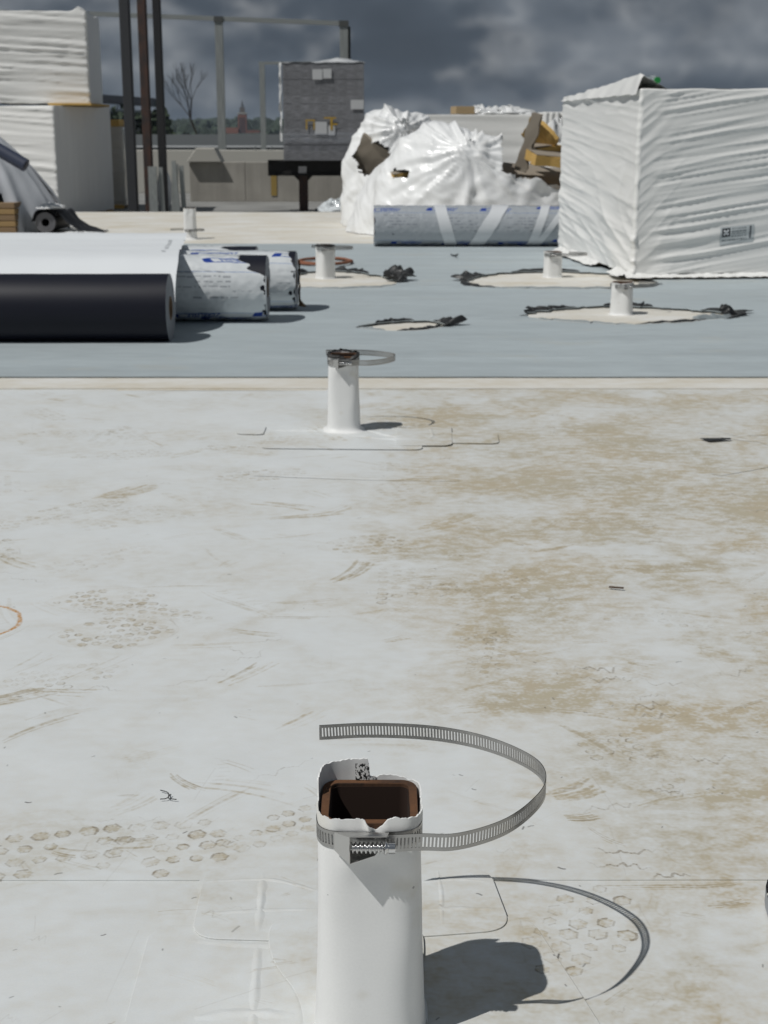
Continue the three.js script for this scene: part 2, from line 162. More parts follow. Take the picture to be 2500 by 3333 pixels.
function membraneTile(x0, x1, d0, d1, W) {
  const H = Math.round(W * (d1 - d0) / (x1 - x0)), s = W / (x1 - x0), cv = document.createElement('canvas'); cv.width = W; cv.height = H;
  const c = cv.getContext('2d'); c.fillStyle = '#000'; c.fillRect(0, 0, W, H); c.globalCompositeOperation = 'lighter'; c.setTransform(s, 0, 0, s, -x0 * s, -d0 * s);
  for (const [x, d, r, f] of marks) if (x + r > x0 && x - r < x1 && d + r > d0 && d - r < d1) f(c);
  const im = c.getImageData(0, 0, W, H).data, out = new Uint8Array(W * H * 4);
  // slow fields on a grid of every fourth pixel, read back with bilinear weights
  const ST = 4, CW = Math.ceil(W / ST) + 2, CH = Math.ceil(H / ST) + 2, F = Array.from({ length: 7 }, () => new Float32Array(CW * CH));
  for (let j = 0; j < CH; j++) for (let i = 0; i < CW; i++) { const x = x0 + i * ST / s, d = d0 + j * ST / s, o = j * CW + i;
    const wx = fbm(x * 3.1 + 3, d * 3.1, 3, 1) * 0.28, wy = fbm(x * 3.1, d * 3.1 + 9, 3, 5) * 0.28, big = fbm(x * 1.15 + 5, d * 1.15 + 2, 3, 9);
    F[0][o] = wx; F[1][o] = wy; F[2][o] = sst(-0.30, 0.36, x + big * 0.5 - 0.26 * sst(1.85, 1.25, d));
    F[3][o] = 0.80 * fbm((x + wx * 0.8) * 3.4, (d + wy * 0.8) * 3.4, 5, 2) + 0.34 * fbm((x + wx * 0.4) * 11, (d + wy * 0.4) * 11, 5, 12);
    F[4][o] = fbm(x * 2.6 + 30, d * 3.2, 4, 13); F[5][o] = fbm(x * 9, d * 9, 4, 11); F[6][o] = fbm(x * 4 + 20, d * 4, 3, 8); }
  const V = new Float32Array(7);
  for (let j = 0; j < H; j++) { const d = d0 + (j + 0.5) / s, cj = (j + 0.5) / ST, j0 = Math.floor(cj), tj = cj - j0;
    for (let i = 0; i < W; i++) { const x = x0 + (i + 0.5) / s, o = (j * W + i) * 4, ci = (i + 0.5) / ST, i0 = Math.floor(ci), ti = ci - i0, b0 = j0 * CW + i0;
      for (let q = 0; q < 7; q++) { const f = F[q], p = f[b0] + (f[b0 + 1] - f[b0]) * ti, r = f[b0 + CW] + (f[b0 + CW + 1] - f[b0 + CW]) * ti; V[q] = p + (r - p) * tj; }
      const wx = V[0], wy = V[1], side = V[2], cl = V[3];
      const fine = fbm((x + wx * 0.06) * 30, (d + wy * 0.06) * 46, 4, 6), grain = noise(x * 420, d * 420, 3), gr2 = noise(x * 150, d * 170, 4);
      let t = (0.17 + 0.28 * side) * (1 + 0.9 * V[4] + 0.8 * cl) + sst(-0.16 - 0.06 * side, 0.60, cl + 0.14 * fine) * (0.19 + 0.36 * side) + 0.16 * side * sst(0.022, 0.004, Math.abs(cl - 0.10)) + 0.10 * sst(0.02, 0.004, Math.abs(cl - 0.24));
      t *= 0.92 + 0.7 * fine + 0.3 * gr2;
      const st = im[o] / 255 * (0.34 + 0.85 * sst(-0.42, 0.45, fine + gr2 * 0.4 + cl * 0.2)), br = im[o + 1] / 255 * (0.5 + 0.8 * clamp(0.5 + gr2 * 0.6 + grain * 0.5)), bk = im[o + 2] / 255;
      const k = clamp((t + st * 0.70) * 0.90, 0, 1), hue = clamp(0.5 + 0.8 * V[6]);
      const g = 1 + 0.025 * grain + 0.028 * gr2 + 0.05 * V[5];
      const cr = 0.655 * g, cg = 0.687 * g, cb = 0.702 * g;                                        // clean sheet
      const dr = mix(0.43, 0.455, hue), dg = mix(0.398, 0.39, hue), db = mix(0.315, 0.275, hue);          // clay
      let r = mix(cr, dr, k), gg = mix(cg, dg, k), b = mix(cb, db, k);
      const kb = clamp(br * 0.72 + Math.max(0, st - 0.75) * 0.3); r = mix(r, 0.22, kb); gg = mix(gg, 0.185, kb); b = mix(b, 0.135, kb);
      const kk = clamp(bk * 0.9); r = mix(r, 0.06, kk); gg = mix(gg, 0.055, kk); b = mix(b, 0.05, kk);
      const q = Math.hypot(x - orangeRing[0], (d - orangeRing[1])) - orangeRing[2] + 0.006 * fbm(x * 20, d * 20, 2); if (Math.abs(q) < 0.012) { const w = sst(0.006, 0.0015, Math.abs(q)) * clamp(0.75 + 0.9 * gr2); r = mix(r, 0.46, w); gg = mix(gg, 0.22, w); b = mix(b, 0.045, w); }
      out[o] = toS(r); out[o + 1] = toS(gg); out[o + 2] = toS(b); out[o + 3] = 255; } }
  const tx = new THREE.DataTexture(out, W, H, THREE.RGBAFormat); tx.colorSpace = THREE.SRGBColorSpace; tx.magFilter = THREE.LinearFilter; tx.minFilter = THREE.LinearMipmapLinearFilter; tx.generateMipmaps = true; tx.needsUpdate = true;
  return { mat: new THREE.MeshStandardMaterial({ map: tx, roughness: 0.62, side: THREE.DoubleSide }), uv: (g) => worldUV(g, x0, x1, d0, d1), x0, x1, d0, d1 };
}
const T1 = membraneTile(-1.0, 1.0, 0.55, 1.63, 2048), T2 = membraneTile(-1.25, 1.25, 1.58, 2.9, 2048), T3 = membraneTile(-2.2, 2.2, 2.9, 5.32, 2048);
function tileable(W, span, fn) { return dataTex(W, W, (i, j) => fn(i / W * span, j / W * span, i / W, j / W)); }
function wrapN(f, x, y, span) { const u = x / span, v = y / span, a = f(x, y), b = f(x - span, y), c = f(x, y - span), d = f(x - span, y - span); const su = sst(0.75, 1, u), sv = sst(0.75, 1, v); return mix(mix(a, b, su), mix(c, d, su), sv); }
const creamTex = tileable(1024, 4, (x, y) => { const a = wrapN((p, q) => fbm(p * 1.8, q * 3.5, 6, 2), x, y, 4), b = wrapN((p, q) => fbm(p * 14, q * 22, 4, 4), x, y, 4), k = clamp(0.40 + a * 1.0 + b * 0.5); return [mix(0.68, 0.56, k), mix(0.675, 0.51, k), mix(0.645, 0.41, k)]; });
const creamMat = new THREE.MeshStandardMaterial({ map: creamTex, roughness: 0.7, side: THREE.DoubleSide });
const greyTex = tileable(1024, 4, (x, y) => { const a = wrapN((p, q) => fbm(p * 0.7, q * 4, 5, 5), x, y, 4), b = wrapN((p, q) => fbm(p * 6, q * 16, 4, 7), x, y, 4), c = wrapN((p, q) => fbm(p * 2.4, q * 3, 4, 1), x, y, 4), st = sst(0.18, 0.5, c + b * 0.3) * 0.35, k = 1 + a * 0.16 + b * 0.12; return [mix(0.375 * k, 0.38, st), mix(0.425 * k, 0.385, st), mix(0.445 * k, 0.35, st)]; });
const greyMat = new THREE.MeshStandardMaterial({ map: greyTex, roughness: 0.6, side: THREE.DoubleSide });
const und = (x, d) => 0.0012 * fbm(x * 2.2 + 4, d * 2.2, 2) - 0.0006;

const roof = setGroup('roof_membrane');
function sheet(x0, x1, d0, d1, y, m, uvf, cell, lip = 0.0016) {
  const nx = Math.ceil((x1 - x0) / cell), nd = Math.ceil((d1 - d0) / cell);
  const g = surf(nx, nd + 1, (u, v) => { const j = Math.round(v * (nd + 1)); const x = mix(x0, x1, u), d = mix(d0, d1, Math.max(0, j - 1) / nd); return P(x, y + und(x, d) - (j === 0 ? lip : 0), d); });
  uvf(g); const o = struct('membrane_sheet', creased(g, 0.7), m, roof); return o;
}
const far4 = (g) => worldUV(g, 0, 4, 0, 4);
sheet(-1.0, 1.0, 0.55, 1.63, 0, T1.mat, T1.uv, 0.02); sheet(-9, -1.0, -6, 1.63, -0.0008, creamMat, far4, 0.5); sheet(1.0, 9, -6, 1.63, -0.0008, creamMat, far4, 0.5); sheet(-1.0, 1.0, -6, 0.55, -0.0008, creamMat, far4, 0.25);
const yS = 0.0017;
sheet(-1.25, 1.25, 1.589, 2.9, yS, T2.mat, T2.uv, 0.025, 0.0019); sheet(-9, -1.25, 1.589, 2.9, yS, creamMat, far4, 0.5, 0.003); sheet(1.25, 9, 1.589, 2.9, yS, creamMat, far4, 0.5, 0.003);
sheet(-2.2, 2.2, 2.9, 5.09, yS, T3.mat, T3.uv, 0.04, 0); sheet(-9, -2.2, 2.9, 5.09, yS, creamMat, far4, 0.5, 0); sheet(2.2, 9, 2.9, 5.09, yS, creamMat, far4, 0.5, 0);
// the lapped strip along the seam, and the cream layer beneath the grey sheet that runs on to the roof edge
{ const strip = surf(260, 4, (u, v) => { const j = Math.round(v * 4), x = mix(-9, 9, u), d0 = 5.07 + 0.008 * noise(x * 0.9, 3) + 0.003 * noise(x * 7, 1); return P(x, j === 0 ? 0.0012 : j === 1 ? 0.0066 : j === 2 ? 0.0058 : 0.0066, j < 2 ? d0 : j === 2 ? 5.2 : 5.34); }); worldUV(strip, 0, 4, 0, 4); struct('seam_strip', creased(strip, 0.5), creamMat, roof); }
{ const g = surf(120, 60, (u, v) => { const x = mix(-12, 12, u), d = mix(5.05, 16.9, v); return P(x, 0.0004 + 0.003 * noise(x * 0.8, d * 0.8), d); }); far4(g); struct('membrane_sheet', g, creamMat, roof); }
// the grey sheet with ragged cut-outs
function ragged(pts, seed, amp = 0.034, n = 9) { const c = new THREE.CatmullRomCurve3(pts.map((p) => new THREE.Vector3(p[0], p[1], 0)), true, 'catmullrom', 0.4), q = c.getSpacedPoints(pts.length * n); q.pop(); return q.map((p, i) => [p.x + amp * noise(i * 0.55, seed * 3.3) + amp * 0.5 * noise(i * 1.7, seed), p.y + amp * 1.3 * noise(i * 0.6, seed * 7.1 + 40)]); }
const cuts = [
  ragged([[0.72, 7.06], [0.86, 6.90], [1.09, 6.79], [1.38, 6.83], [1.70, 7.02], [1.76, 7.2], [1.55, 7.42], [1.2, 7.55], [0.92, 7.42], [0.72, 7.24]], 1),
  ragged([[0.50, 8.52], [0.80, 8.38], [1.22, 8.37], [1.60, 8.56], [1.66, 8.95], [1.42, 9.36], [1.08, 9.5], [0.76, 9.35], [0.53, 8.95]], 2),
  ragged([[-0.62, 8.55], [-0.48, 8.42], [-0.24, 8.36], [0.0, 8.47], [0.09, 8.75], [-0.02, 9.15], [-0.2, 9.45], [-0.45, 9.5], [-0.62, 9.1]], 3),
  ragged([[-0.13, 6.66], [0.03, 6.55], [0.19, 6.59], [0.29, 6.75], [0.22, 6.93], [0.05, 6.90], [-0.08, 6.79]], 4, 0.012)];
{ const s = new THREE.Shape(); s.moveTo(-9, 5.29); for (let x = -9; x <= 9; x += 0.15) s.lineTo(x, 5.29 + 0.006 * noise(x * 2, 9)); s.lineTo(9, 11.86); for (let x = 9; x >= -9; x -= 0.2) s.lineTo(x, 11.86 + 0.03 * noise(x * 1.5, 4)); s.closePath();
  for (const c of cuts) { const h = new THREE.Path(); c.forEach((p, i) => i ? h.lineTo(...p) : h.moveTo(...p)); h.closePath(); s.holes.push(h); }
  const g = new THREE.ExtrudeGeometry(s, { depth: 0.004, bevelEnabled: false }); g.rotateX(-Math.PI / 2); g.translate(0, 0.0095, 0); worldUV(g, 0, 4, 0, 4);
  struct('grey_membrane_sheet', g, greyMat, roof); }
// low creases of the loose grey sheet
function ridge(line, w, h, y, n = 40, seed = 0) { const c = new THREE.CatmullRomCurve3(line.map((p) => P(p[0], 0, p[1]))); const g = surf(n, 10, (u, v) => { const p = c.getPointAt(clamp(u)), t = c.getTangentAt(clamp(u)), a = (v - 0.5) * 2, e = Math.sin(Math.PI * clamp(u, 0, 1)) ** 0.5, ww = w * (0.8 + 0.3 * noise(u * 6, seed)); const nx = -t.z, nz = t.x; return new THREE.Vector3(p.x + nx * a * ww, y - 0.0004 + h * e * (0.75 + 0.5 * noise(u * 5, seed + 3)) * Math.exp(-a * a * 4.5), p.z + nz * a * ww); }); return g; }
{ const lines = [[[-0.9, 5.75], [0.5, 5.73], [1.8, 5.78]], [[0.35, 8.28], [1.2, 8.25], [2.2, 8.29]], [[0.3, 7.02], [0.5, 7.05], [0.72, 7.07]], [[-0.3, 6.2], [0.9, 6.22], [2.0, 6.18]], [[-0.5, 10.6], [0.8, 10.55], [2.2, 10.62]], [[0.05, 8.5], [0.5, 8.45], [0.9, 8.3]], [[-0.6, 7.6], [0.0, 7.62], [0.6, 7.58]]];
  lines.forEach((l, i) => struct('crease', worldUV(ridge(l, 0.05, 0.006, 0.0134, 50, i), 0, 4, 0, 4), greyMat, roof)); }
{ [[[0.9, 3.75], [1.1, 3.9], [1.16, 4.1], [1.05, 4.35]], [[0.98, 4.32], [1.1, 4.2], [1.2, 4.18]], [[1.1, 4.28], [1.4, 4.30], [1.9, 4.29]]].forEach((l, i) => struct('crease', T3.uv(ridge(l, 0.022, 0.0016, yS + 0.0006, 50, i + 3)), T3.mat, roof)); }
// black underside of the sheet, torn and curled back along the cuts
const tornMat = M(0.016, 0.017, 0.018, 0.5), tornGrey = M(0.25, 0.28, 0.29, 0.6);
function flap(cut, i0, i1, wid, lift, seed, m = tornMat) {
  const n = 90, L = cut.length, ctr = cut.reduce((a, p) => [a[0] + p[0] / L, a[1] + p[1] / L], [0, 0]);
  const g = surf(n, 10, (u, v) => { const f = mix(i0, i1, u), k = Math.floor(f), t = f - k, a = cut[((k % L) + L) % L], b = cut[(((k + 1) % L) + L) % L], x = mix(a[0], b[0], t), d = mix(a[1], b[1], t); const ox = x - ctr[0], od = d - ctr[1], ol = Math.hypot(ox, od); const env = Math.sin(Math.PI * u) ** 0.6, e = env * (0.45 + 1.1 * Math.abs(noise(u * 5, seed))), w = 0.75 * wid * e * v, up = 0.36 * lift * e * Math.sin(v * 2.6) * (1 + 0.8 * noise(u * 7, seed + v * 2)); return P(x + ox / ol * w * 0.9, 0.0145 + Math.max(0, up) + 0.006 * v * env, d + od / ol * w); });
  struct('torn_flap', g, m, roof);
}
{ const c = cuts[0], L = c.length; flap(c, L * 0.64, L * 0.74, 0.10, 0.04, 1); flap(c, L * 0.80, L * 0.95, 0.09, 0.05, 2); flap(c, L * 0.40, L * 0.55, 0.17, 0.05, 3); flap(c, L * 0.02, L * 0.2, -0.06, 0.012, 4, tornGrey); flap(c, L * 0.2, L * 0.40, -0.05, 0.015, 5, tornMat); flap(c, L * 0.42, L * 0.5, -0.16, 0.17, 6); flap(c, L * 0.33, L * 0.45, -0.09, 0.06, 17, tornGrey); }
{ const c = cuts[1], L = c.length; flap(c, L * 0.60, L * 0.73, 0.13, 0.04, 7); flap(c, L * 0.80, L * 0.95, 0.14, 0.08, 8); flap(c, L * 0.02, L * 0.3, -0.09, 0.025, 9, tornGrey); flap(c, L * 0.9, L * 1.05, -0.10, 0.03, 10); flap(c, L * 0.22, L * 0.36, 0.06, 0.02, 18); }
{ const c = cuts[2], L = c.length; flap(c, L * 0.32, L * 0.46, 0.22, 0.24, 11); flap(c, L * 0.34, L * 0.45, -0.1, 0.2, 12); flap(c, L * 0.52, L * 0.66, 0.1, 0.05, 13); flap(c, L * 0.7, L * 0.84, 0.12, 0.10, 14); flap(c, L * 0.05, L * 0.3, -0.08, 0.02, 20, tornGrey); }
{ const c = cuts[3], L = c.length; flap(c, L * 0.38, L * 0.58, 0.14, 0.09, 15); flap(c, L * 0.66, L * 0.84, 0.05, 0.03, 16); flap(c, L * 0.18, L * 0.42, -0.06, 0.025, 19); flap(c, L * 0.0, L * 0.14, -0.05, 0.015, 21, tornGrey); }
// step at the far roof edge and the lower roof behind
const lowMat = new THREE.MeshStandardMaterial({ map: tileable(512, 4, (x, y) => { const a = wrapN((p, q) => fbm(p * 1.4, q * 1.6, 5, 3), x, y, 4), k = 0.23 * (1 + a * 0.45); return [k, k * 1.0, k * 0.96]; }), roughness: 0.8, side: THREE.DoubleSide });
{ const g = box(24, 0.15, 0.06, 0, -0.0745, -16.93); struct('roof_edge', g, M(0.10, 0.11, 0.11, 0.7)); const f = surf(30, 30, (u, v) => P(mix(-16, 16, u), -0.15 + 0.003 * noise(u * 30, v * 30), mix(16.9, 46, v))); far4(f); struct('lower_roof', f, lowMat); }

// ------------------------------------------------------------------ pipe stubs in membrane boots, with loose hose clamps
const whiteTex = tileable(512, 0.5, (x, y) => { const a = wrapN((p, q) => fbm(p * 8, q * 8, 4, 6), x, y, 0.5), b = noise(x * 380, y * 380, 2), k = 0.76 * (1 + 0.06 * a + 0.02 * b), dirt = sst(0.2, 0.55, wrapN((p, q) => fbm(p * 14, q * 14, 4, 1), x, y, 0.5)) * 0.30 + sst(0.05, 0.5, wrapN((p, q) => fbm(p * 4 + 3, q * 6, 4, 9), x, y, 0.5)) * 0.13; const sp = noise(x * 150, y * 150, 8) * noise(x * 37 + 3, y * 37, 9) > 0.56 ? 0.45 : 1; return [mix(k, 0.5, dirt) * sp, mix(k * 1.01, 0.45, dirt) * sp, mix(k * 1.0, 0.33, dirt) * sp]; });
const bootMat = new THREE.MeshStandardMaterial({ map: whiteTex, roughness: 0.5, side: THREE.DoubleSide });
const rustTex = tileable(512, 0.3, (x, y) => { const a = wrapN((p, q) => fbm(p * 30, q * 30, 5, 2), x, y, 0.3), b = noise(x * 900, y * 900, 5), k = clamp(0.5 + a * 1.2 + b * 0.2); return [mix(0.03, 0.15, k), mix(0.016, 0.066, k), mix(0.010, 0.026, k)]; });
const rustMat = new THREE.MeshStandardMaterial({ map: rustTex, roughness: 0.92, side: THREE.DoubleSide, bumpMap: rustTex, bumpScale: 0.0016 });
const rustIn = M(0.022, 0.0095, 0.005, 0.95);
const steelTex = dataTex(512, 64, (i, j) => { const k = 0.40 + 0.10 * noise(i * 0.02, j * 0.9, 2) + 0.12 * noise(i * 0.05, j * 0.05, 4); return [k, k, k]; }, false);
const steel = new THREE.MeshStandardMaterial({ color: new THREE.Color().setRGB(0.40, 0.395, 0.385), metalness: 1, roughness: 0.9, roughnessMap: steelTex, side: THREE.DoubleSide });
const steelBright = new THREE.MeshStandardMaterial({ color: new THREE.Color().setRGB(0.66, 0.66, 0.66), metalness: 1, roughness: 0.22, side: THREE.DoubleSide });
const steelPlate = new THREE.MeshStandardMaterial({ color: new THREE.Color().setRGB(0.58, 0.575, 0.56), metalness: 1, roughness: 0.42, side: THREE.DoubleSide });
const tarMat = M(0.02, 0.02, 0.02, 0.6);
const sup = (f, n) => 1 / Math.pow(Math.pow(Math.abs(Math.cos(f)), n) + Math.pow(Math.abs(Math.sin(f)), n), 1 / n);
function sqRing(a, r) { const s = new THREE.Shape(); const k = a - r; s.moveTo(-k, -a); s.lineTo(k, -a); s.absarc(k, -k, r, -Math.PI / 2, 0); s.lineTo(a, k); s.absarc(k, k, r, 0, Math.PI / 2); s.lineTo(-k, a); s.absarc(-k, k, r, Math.PI / 2, Math.PI); s.lineTo(-a, -k); s.absarc(-k, -k, r, Math.PI, Math.PI * 1.5); return s; }
function tubeGeo(h) { const s = sqRing(0.0478, 0.017); const hole = sqRing(0.0405, 0.0095); s.holes.push(new THREE.Path(hole.getPoints(8))); const g = new THREE.ExtrudeGeometry(s, { depth: h, bevelEnabled: true, bevelThickness: 0.0008, bevelSize: 0.0006, bevelSegments: 1, curveSegments: 8 }); g.rotateX(-Math.PI / 2); return g; }
// front of the pipe is phi = +90 degrees (towards +z)
function sleeveGeo({ h, cy, top, seed, pinch = 1, flare = 0.004 }) {
  const shape = (f, y) => {
    const up = sst(0.03, cy - 0.012, y), n = mix(2.95, 4.7, up);
    let a = mix(0.0558, 0.0515, Math.pow(up, 0.8) * pinch) + flare * Math.exp(-y / 0.005) + 0.0025 * Math.exp(-y / 0.02);
    a += 0.0006 * noise(Math.cos(f) * 1.3 + 3, Math.sin(f) * 1.3 + y * 14, seed);
    const cf = Math.atan2(Math.sin(f - 1.45), Math.cos(f - 1.45));
    a += -0.0022 * Math.exp(-((cf / 0.34) ** 2)) * Math.exp(-(((y - cy + 0.026) / 0.016) ** 2)) + 0.0026 * Math.exp(-(((cf + 0.5) / 0.25) ** 2)) * Math.exp(-(((y - cy + 0.024) / 0.02) ** 2)) + 0.0026 * Math.exp(-(((cf - 0.5) / 0.22) ** 2)) * Math.exp(-(((y - cy + 0.026) / 0.02) ** 2));
    if (y > cy + 0.004) { const k = sst(cy + 0.004, cy + 0.014, y); a += k * (0.0012 + 0.0010 * noise(f * 3.1, 4, seed)) + k * 0.0034 * Math.exp(-(((cf - 0.12) / 0.07) ** 2)) - k * 0.0042 * Math.exp(-(((cf + 0.03) / 0.10) ** 2)); }
    return a * sup(f, n);
  };
  const nu = 240, nv = 74;
  return surf(nu, nv, (u, v) => { const f = u * Math.PI * 2, j = Math.round(v * nv), T = top(f); let y, off = 0; if (j <= 60) y = T * Math.pow(j / 60, 1) ; else { y = mix(T, cy - 0.02, Math.max(0, j - 61) / (nv - 61)); off = 0.0017; if (j === 61) y = T - 0.0001; } const r = shape(f, y) - off; return new THREE.Vector3(Math.cos(f) * r, y, Math.sin(f) * r); }, true);
}
// a slotted steel band along a path of [x, z] points at height 0, width w up
function bandGeo(pts, w, t, slot0, slot1, step = 0.5, dy = () => 0) {
  const c = new THREE.CatmullRomCurve3(pts.map((p) => new THREE.Vector3(p[0], 0, p[1])), false, 'centripetal'); c.arcLengthDivisions = 1200; const L = c.getLength();
  const pos = [], nor = [];
  const at = (s, v, o) => { const q = clamp(s / L), p = c.getPointAt(q), T = c.getTangentAt(q); const n = new THREE.Vector3(T.z, 0, -T.x); return [p.x + n.x * o, dy(q) + (v - 0.5) * w, p.z + n.z * o, n]; };
  const quad = (s0, s1, v0, v1, sh) => { for (const o of [1, -1]) { const f = (s, v) => at(s + sh * (v - 0.5), v, o * t / 2); const A = f(s0, v0), B = f(s1, v0), C = f(s1, v1), D = f(s0, v1); for (const q of o < 0 ? [A, B, C, A, C, D] : [A, C, B, A, D, C]) { pos.push(q[0], q[1], q[2]); nor.push(q[3].x * o, 0, q[3].z * o); } } };
  const edge = (s0, s1, v, sgn) => { const A = at(s0, v, t / 2), B = at(s1, v, t / 2), C = at(s1, v, -t / 2), D = at(s0, v, -t / 2); for (const q of [A, B, C, A, C, D]) { pos.push(q[0], q[1], q[2]); nor.push(0, sgn, 0); } };
  const wall = (s, v0, v1, sh) => { const A = at(s + sh * (v0 - 0.5), v0, t / 2), B = at(s + sh * (v1 - 0.5), v1, t / 2), C = at(s + sh * (v1 - 0.5), v1, -t / 2), D = at(s + sh * (v0 - 0.5), v0, -t / 2); const T = c.getTangentAt(clamp(s / L)); for (const q of [A, B, C, A, C, D]) { pos.push(q[0], q[1], q[2]); nor.push(T.x, 0, T.z); } };
  const per = 0.00365, sl = 0.0009; let s = 0;
  while (s < L - 1e-6) { const inS = s >= slot0 && s + per <= Math.min(L - 0.002, slot1), e = Math.min(L, s + per);
    if (inS) { const m = s + per * 0.56; for (const [v0, v1] of [[0, 0.2], [0.8, 1]]) { quad(s, m, v0, v1, sl * 0); quad(m, e, v0, v1, 0); } quad(s, m, 0.2, 0.8, sl); wall(m, 0.2, 0.8, sl); wall(e, 0.2, 0.8, sl); edge(m, e, 0.2, 1); edge(m, e, 0.8, -1); } else { quad(s, (s + e) / 2, 0, 1, 0); quad((s + e) / 2, e, 0, 1, 0); }
    edge(s, e, 0, -1); edge(s, e, 1, 1); s = e; }
  wall(0, 0, 1, 0); wall(L, 0, 0.16, 0); wall(L, 0.84, 1, 0);
  const g = new THREE.BufferGeometry(); g.setAttribute('position', new THREE.Float32BufferAttribute(pos, 3)); g.setAttribute('normal', new THREE.Float32BufferAttribute(nor, 3)); const uv = []; for (let i = 0; i < pos.length / 3; i++) uv.push(pos[3 * i] * 4, pos[3 * i + 1] * 20); g.setAttribute('uv', new THREE.Float32BufferAttribute(uv, 2)); return g;
}
// clamp in its own frame: pipe axis at the origin, band centre at y = 0, front towards +z
function makeClamp(tail, label, pos, turn) {
  const t = thing('hose_clamp', label, 'hose clamp', pos, turn, 'hose clamps round the pipe stubs');
  const ring = []; for (let k = 0; k <= 40; k++) { const f = 1.78 + k / 40 * (Math.PI * 2 - 0.5), r = 0.0528 * sup(f, 4.4); ring.push([Math.cos(f) * r, Math.sin(f) * r]); }
  part('band', bandGeo(ring, 0.0182, 0.0007, 0, 0.34), steel, t);
  part('band_tail', bandGeo([[-0.012, 0.0562], [0.006, 0.0575], [0.022, 0.0585], ...tail], 0.0182, 0.0007, 0.024, 9, 0.5, (q) => 0.004 * q * q), steel, t);
  // worm housing: a folded plate, open towards the front, taller at its closed end
  const zB = 0.0555, zF = 0.0715, w0 = -0.0225, w1 = 0.0135, hl = 0.0135, hr = 0.0095, hs = [];
  const plate = (a, b, c, d, th = 0.0009) => { const A = new THREE.Vector3(...a), B = new THREE.Vector3(...b), C = new THREE.Vector3(...c), D = new THREE.Vector3(...d), n = B.clone().sub(A).cross(D.clone().sub(A)).normalize().multiplyScalar(th / 2); const f = (v, s) => v.clone().addScaledVector(n, s); const F = [A, B, C, D].map((v) => f(v, 1)), K = [A, B, C, D].map((v) => f(v, -1)), p = []; const q = (a, b, c, d) => { for (const v of [a, b, c, a, c, d]) p.push(v.x, v.y, v.z); }; q(F[0], F[1], F[2], F[3]); q(K[3], K[2], K[1], K[0]); for (let i = 0; i < 4; i++) { const j = (i + 1) % 4; q(F[i], K[i], K[j], F[j]); } const g = new THREE.BufferGeometry(); g.setAttribute('position', new THREE.Float32BufferAttribute(p, 3)); g.computeVertexNormals(); g.setAttribute('uv', new THREE.Float32BufferAttribute(new Float32Array(p.length / 3 * 2), 2)); return g; };
  hs.push(plate([w0 - 0.011, hl * 0.72, zB - 0.001], [w1 + 0.006, hr, zB], [w1 + 0.004, hr + 0.001, zF - 0.006], [w0 + 0.004, hl, zF]));      // top wall
  hs.push(plate([w0 - 0.011, -hl * 0.72, zB - 0.001], [w1 - 0.004, -hr, zB], [w1 - 0.008, -hr - 0.001, zF - 0.007], [w0 + 0.004, -hl * 1.15, zF])); // bottom wall
  hs.push(plate([w0 - 0.011, -hl * 0.72, zB - 0.001], [w0 - 0.011, hl * 0.72, zB - 0.001], [w0 + 0.004, hl, zF], [w0 + 0.004, -hl * 1.15, zF]));   // closed end
  hs.push(plate([w0 - 0.012, -0.0074, 0.0543], [w0 - 0.012, 0.0074, 0.0543], [w1 + 0.010, 0.0074, 0.0556], [w1 + 0.010, -0.0074, 0.0556]));       // saddle
  part('screw_housing', join(hs), steelPlate, t);
  const sx = (a) => -0.016 + a, sz = 0.0676, scr = [];
  const prof = []; for (let i = 0; i <= 90; i++) { const x = i / 90 * 0.031, tooth = 0.5 + 0.5 * Math.cos(x / 0.0042 * Math.PI * 2); prof.push(new THREE.Vector2(0.0030 + 0.0028 * Math.pow(tooth, 0.7), x)); }
  const th = new THREE.LatheGeometry(prof, 20); { const p = th.attributes.position; for (let i = 0; i < p.count; i++) p.setY(i, p.getY(i) + 0.0042 * Math.atan2(p.getX(i), p.getZ(i)) / (Math.PI * 2)); th.computeVertexNormals(); }
  th.rotateZ(-Math.PI / 2); th.translate(sx(0), 0, sz);
  const ws = part('worm_screw', th, steelBright, t);
  const collar = new THREE.LatheGeometry([[0.0001, 0], [0.0066, 0], [0.0070, 0.0012], [0.0052, 0.003], [0.0048, 0.0042]].map((p) => new THREE.Vector2(...p)), 20); const hex = new THREE.CylinderGeometry(0.0056, 0.0058, 0.0062, 6); hex.translate(0, 0.0072, 0); const cup = new THREE.CylinderGeometry(0.0034, 0.0044, 0.0008, 6); cup.translate(0, 0.0107, 0);
  for (const g of [collar, hex, cup]) { g.rotateZ(-Math.PI / 2); g.translate(sx(0.031), 0, sz); }
  part('hex_head', join([collar, hex, cup]), steelBright, ws);
  return t;
}
function pipe(name, label, x, d, h, opt) {
  const t = thing(name, label, 'pipe stub', [x, opt.y0 ?? 0, d], opt.turn ?? 0, 'white booted pipe stubs on the roof');
  const st = part('steel_tube', tubeGeo(h - 0.006), rustMat, t); const li = part('tube_lining', join([new THREE.ExtrudeGeometry((() => { const s = sqRing(0.0396, 0.0095); s.holes.push(new THREE.Path(sqRing(0.0392, 0.0093).getPoints(8))); return s; })(), { depth: h - 0.009, bevelEnabled: false, curveSegments: 8 }).rotateX(-Math.PI / 2), box(0.079, 0.004, 0.079, 0, 0.006, 0)]), rustIn, st);
  const sg = sleeveGeo({ h, cy: h - 0.022, top: opt.top, seed: opt.seed, flare: opt.flare }); { const p = sg.attributes.position, uv = sg.attributes.uv; for (let i = 0; i < p.count; i++) uv.setXY(i, uv.getX(i) * 0.34 / 0.5, p.getY(i) / 0.5); }
  const mb = part('membrane_boot', creased(sg, 1.0), bootMat, t); if (opt.s) for (const q of [st, mb]) q.scale.set(opt.s, 1, opt.s);
  return t;
}
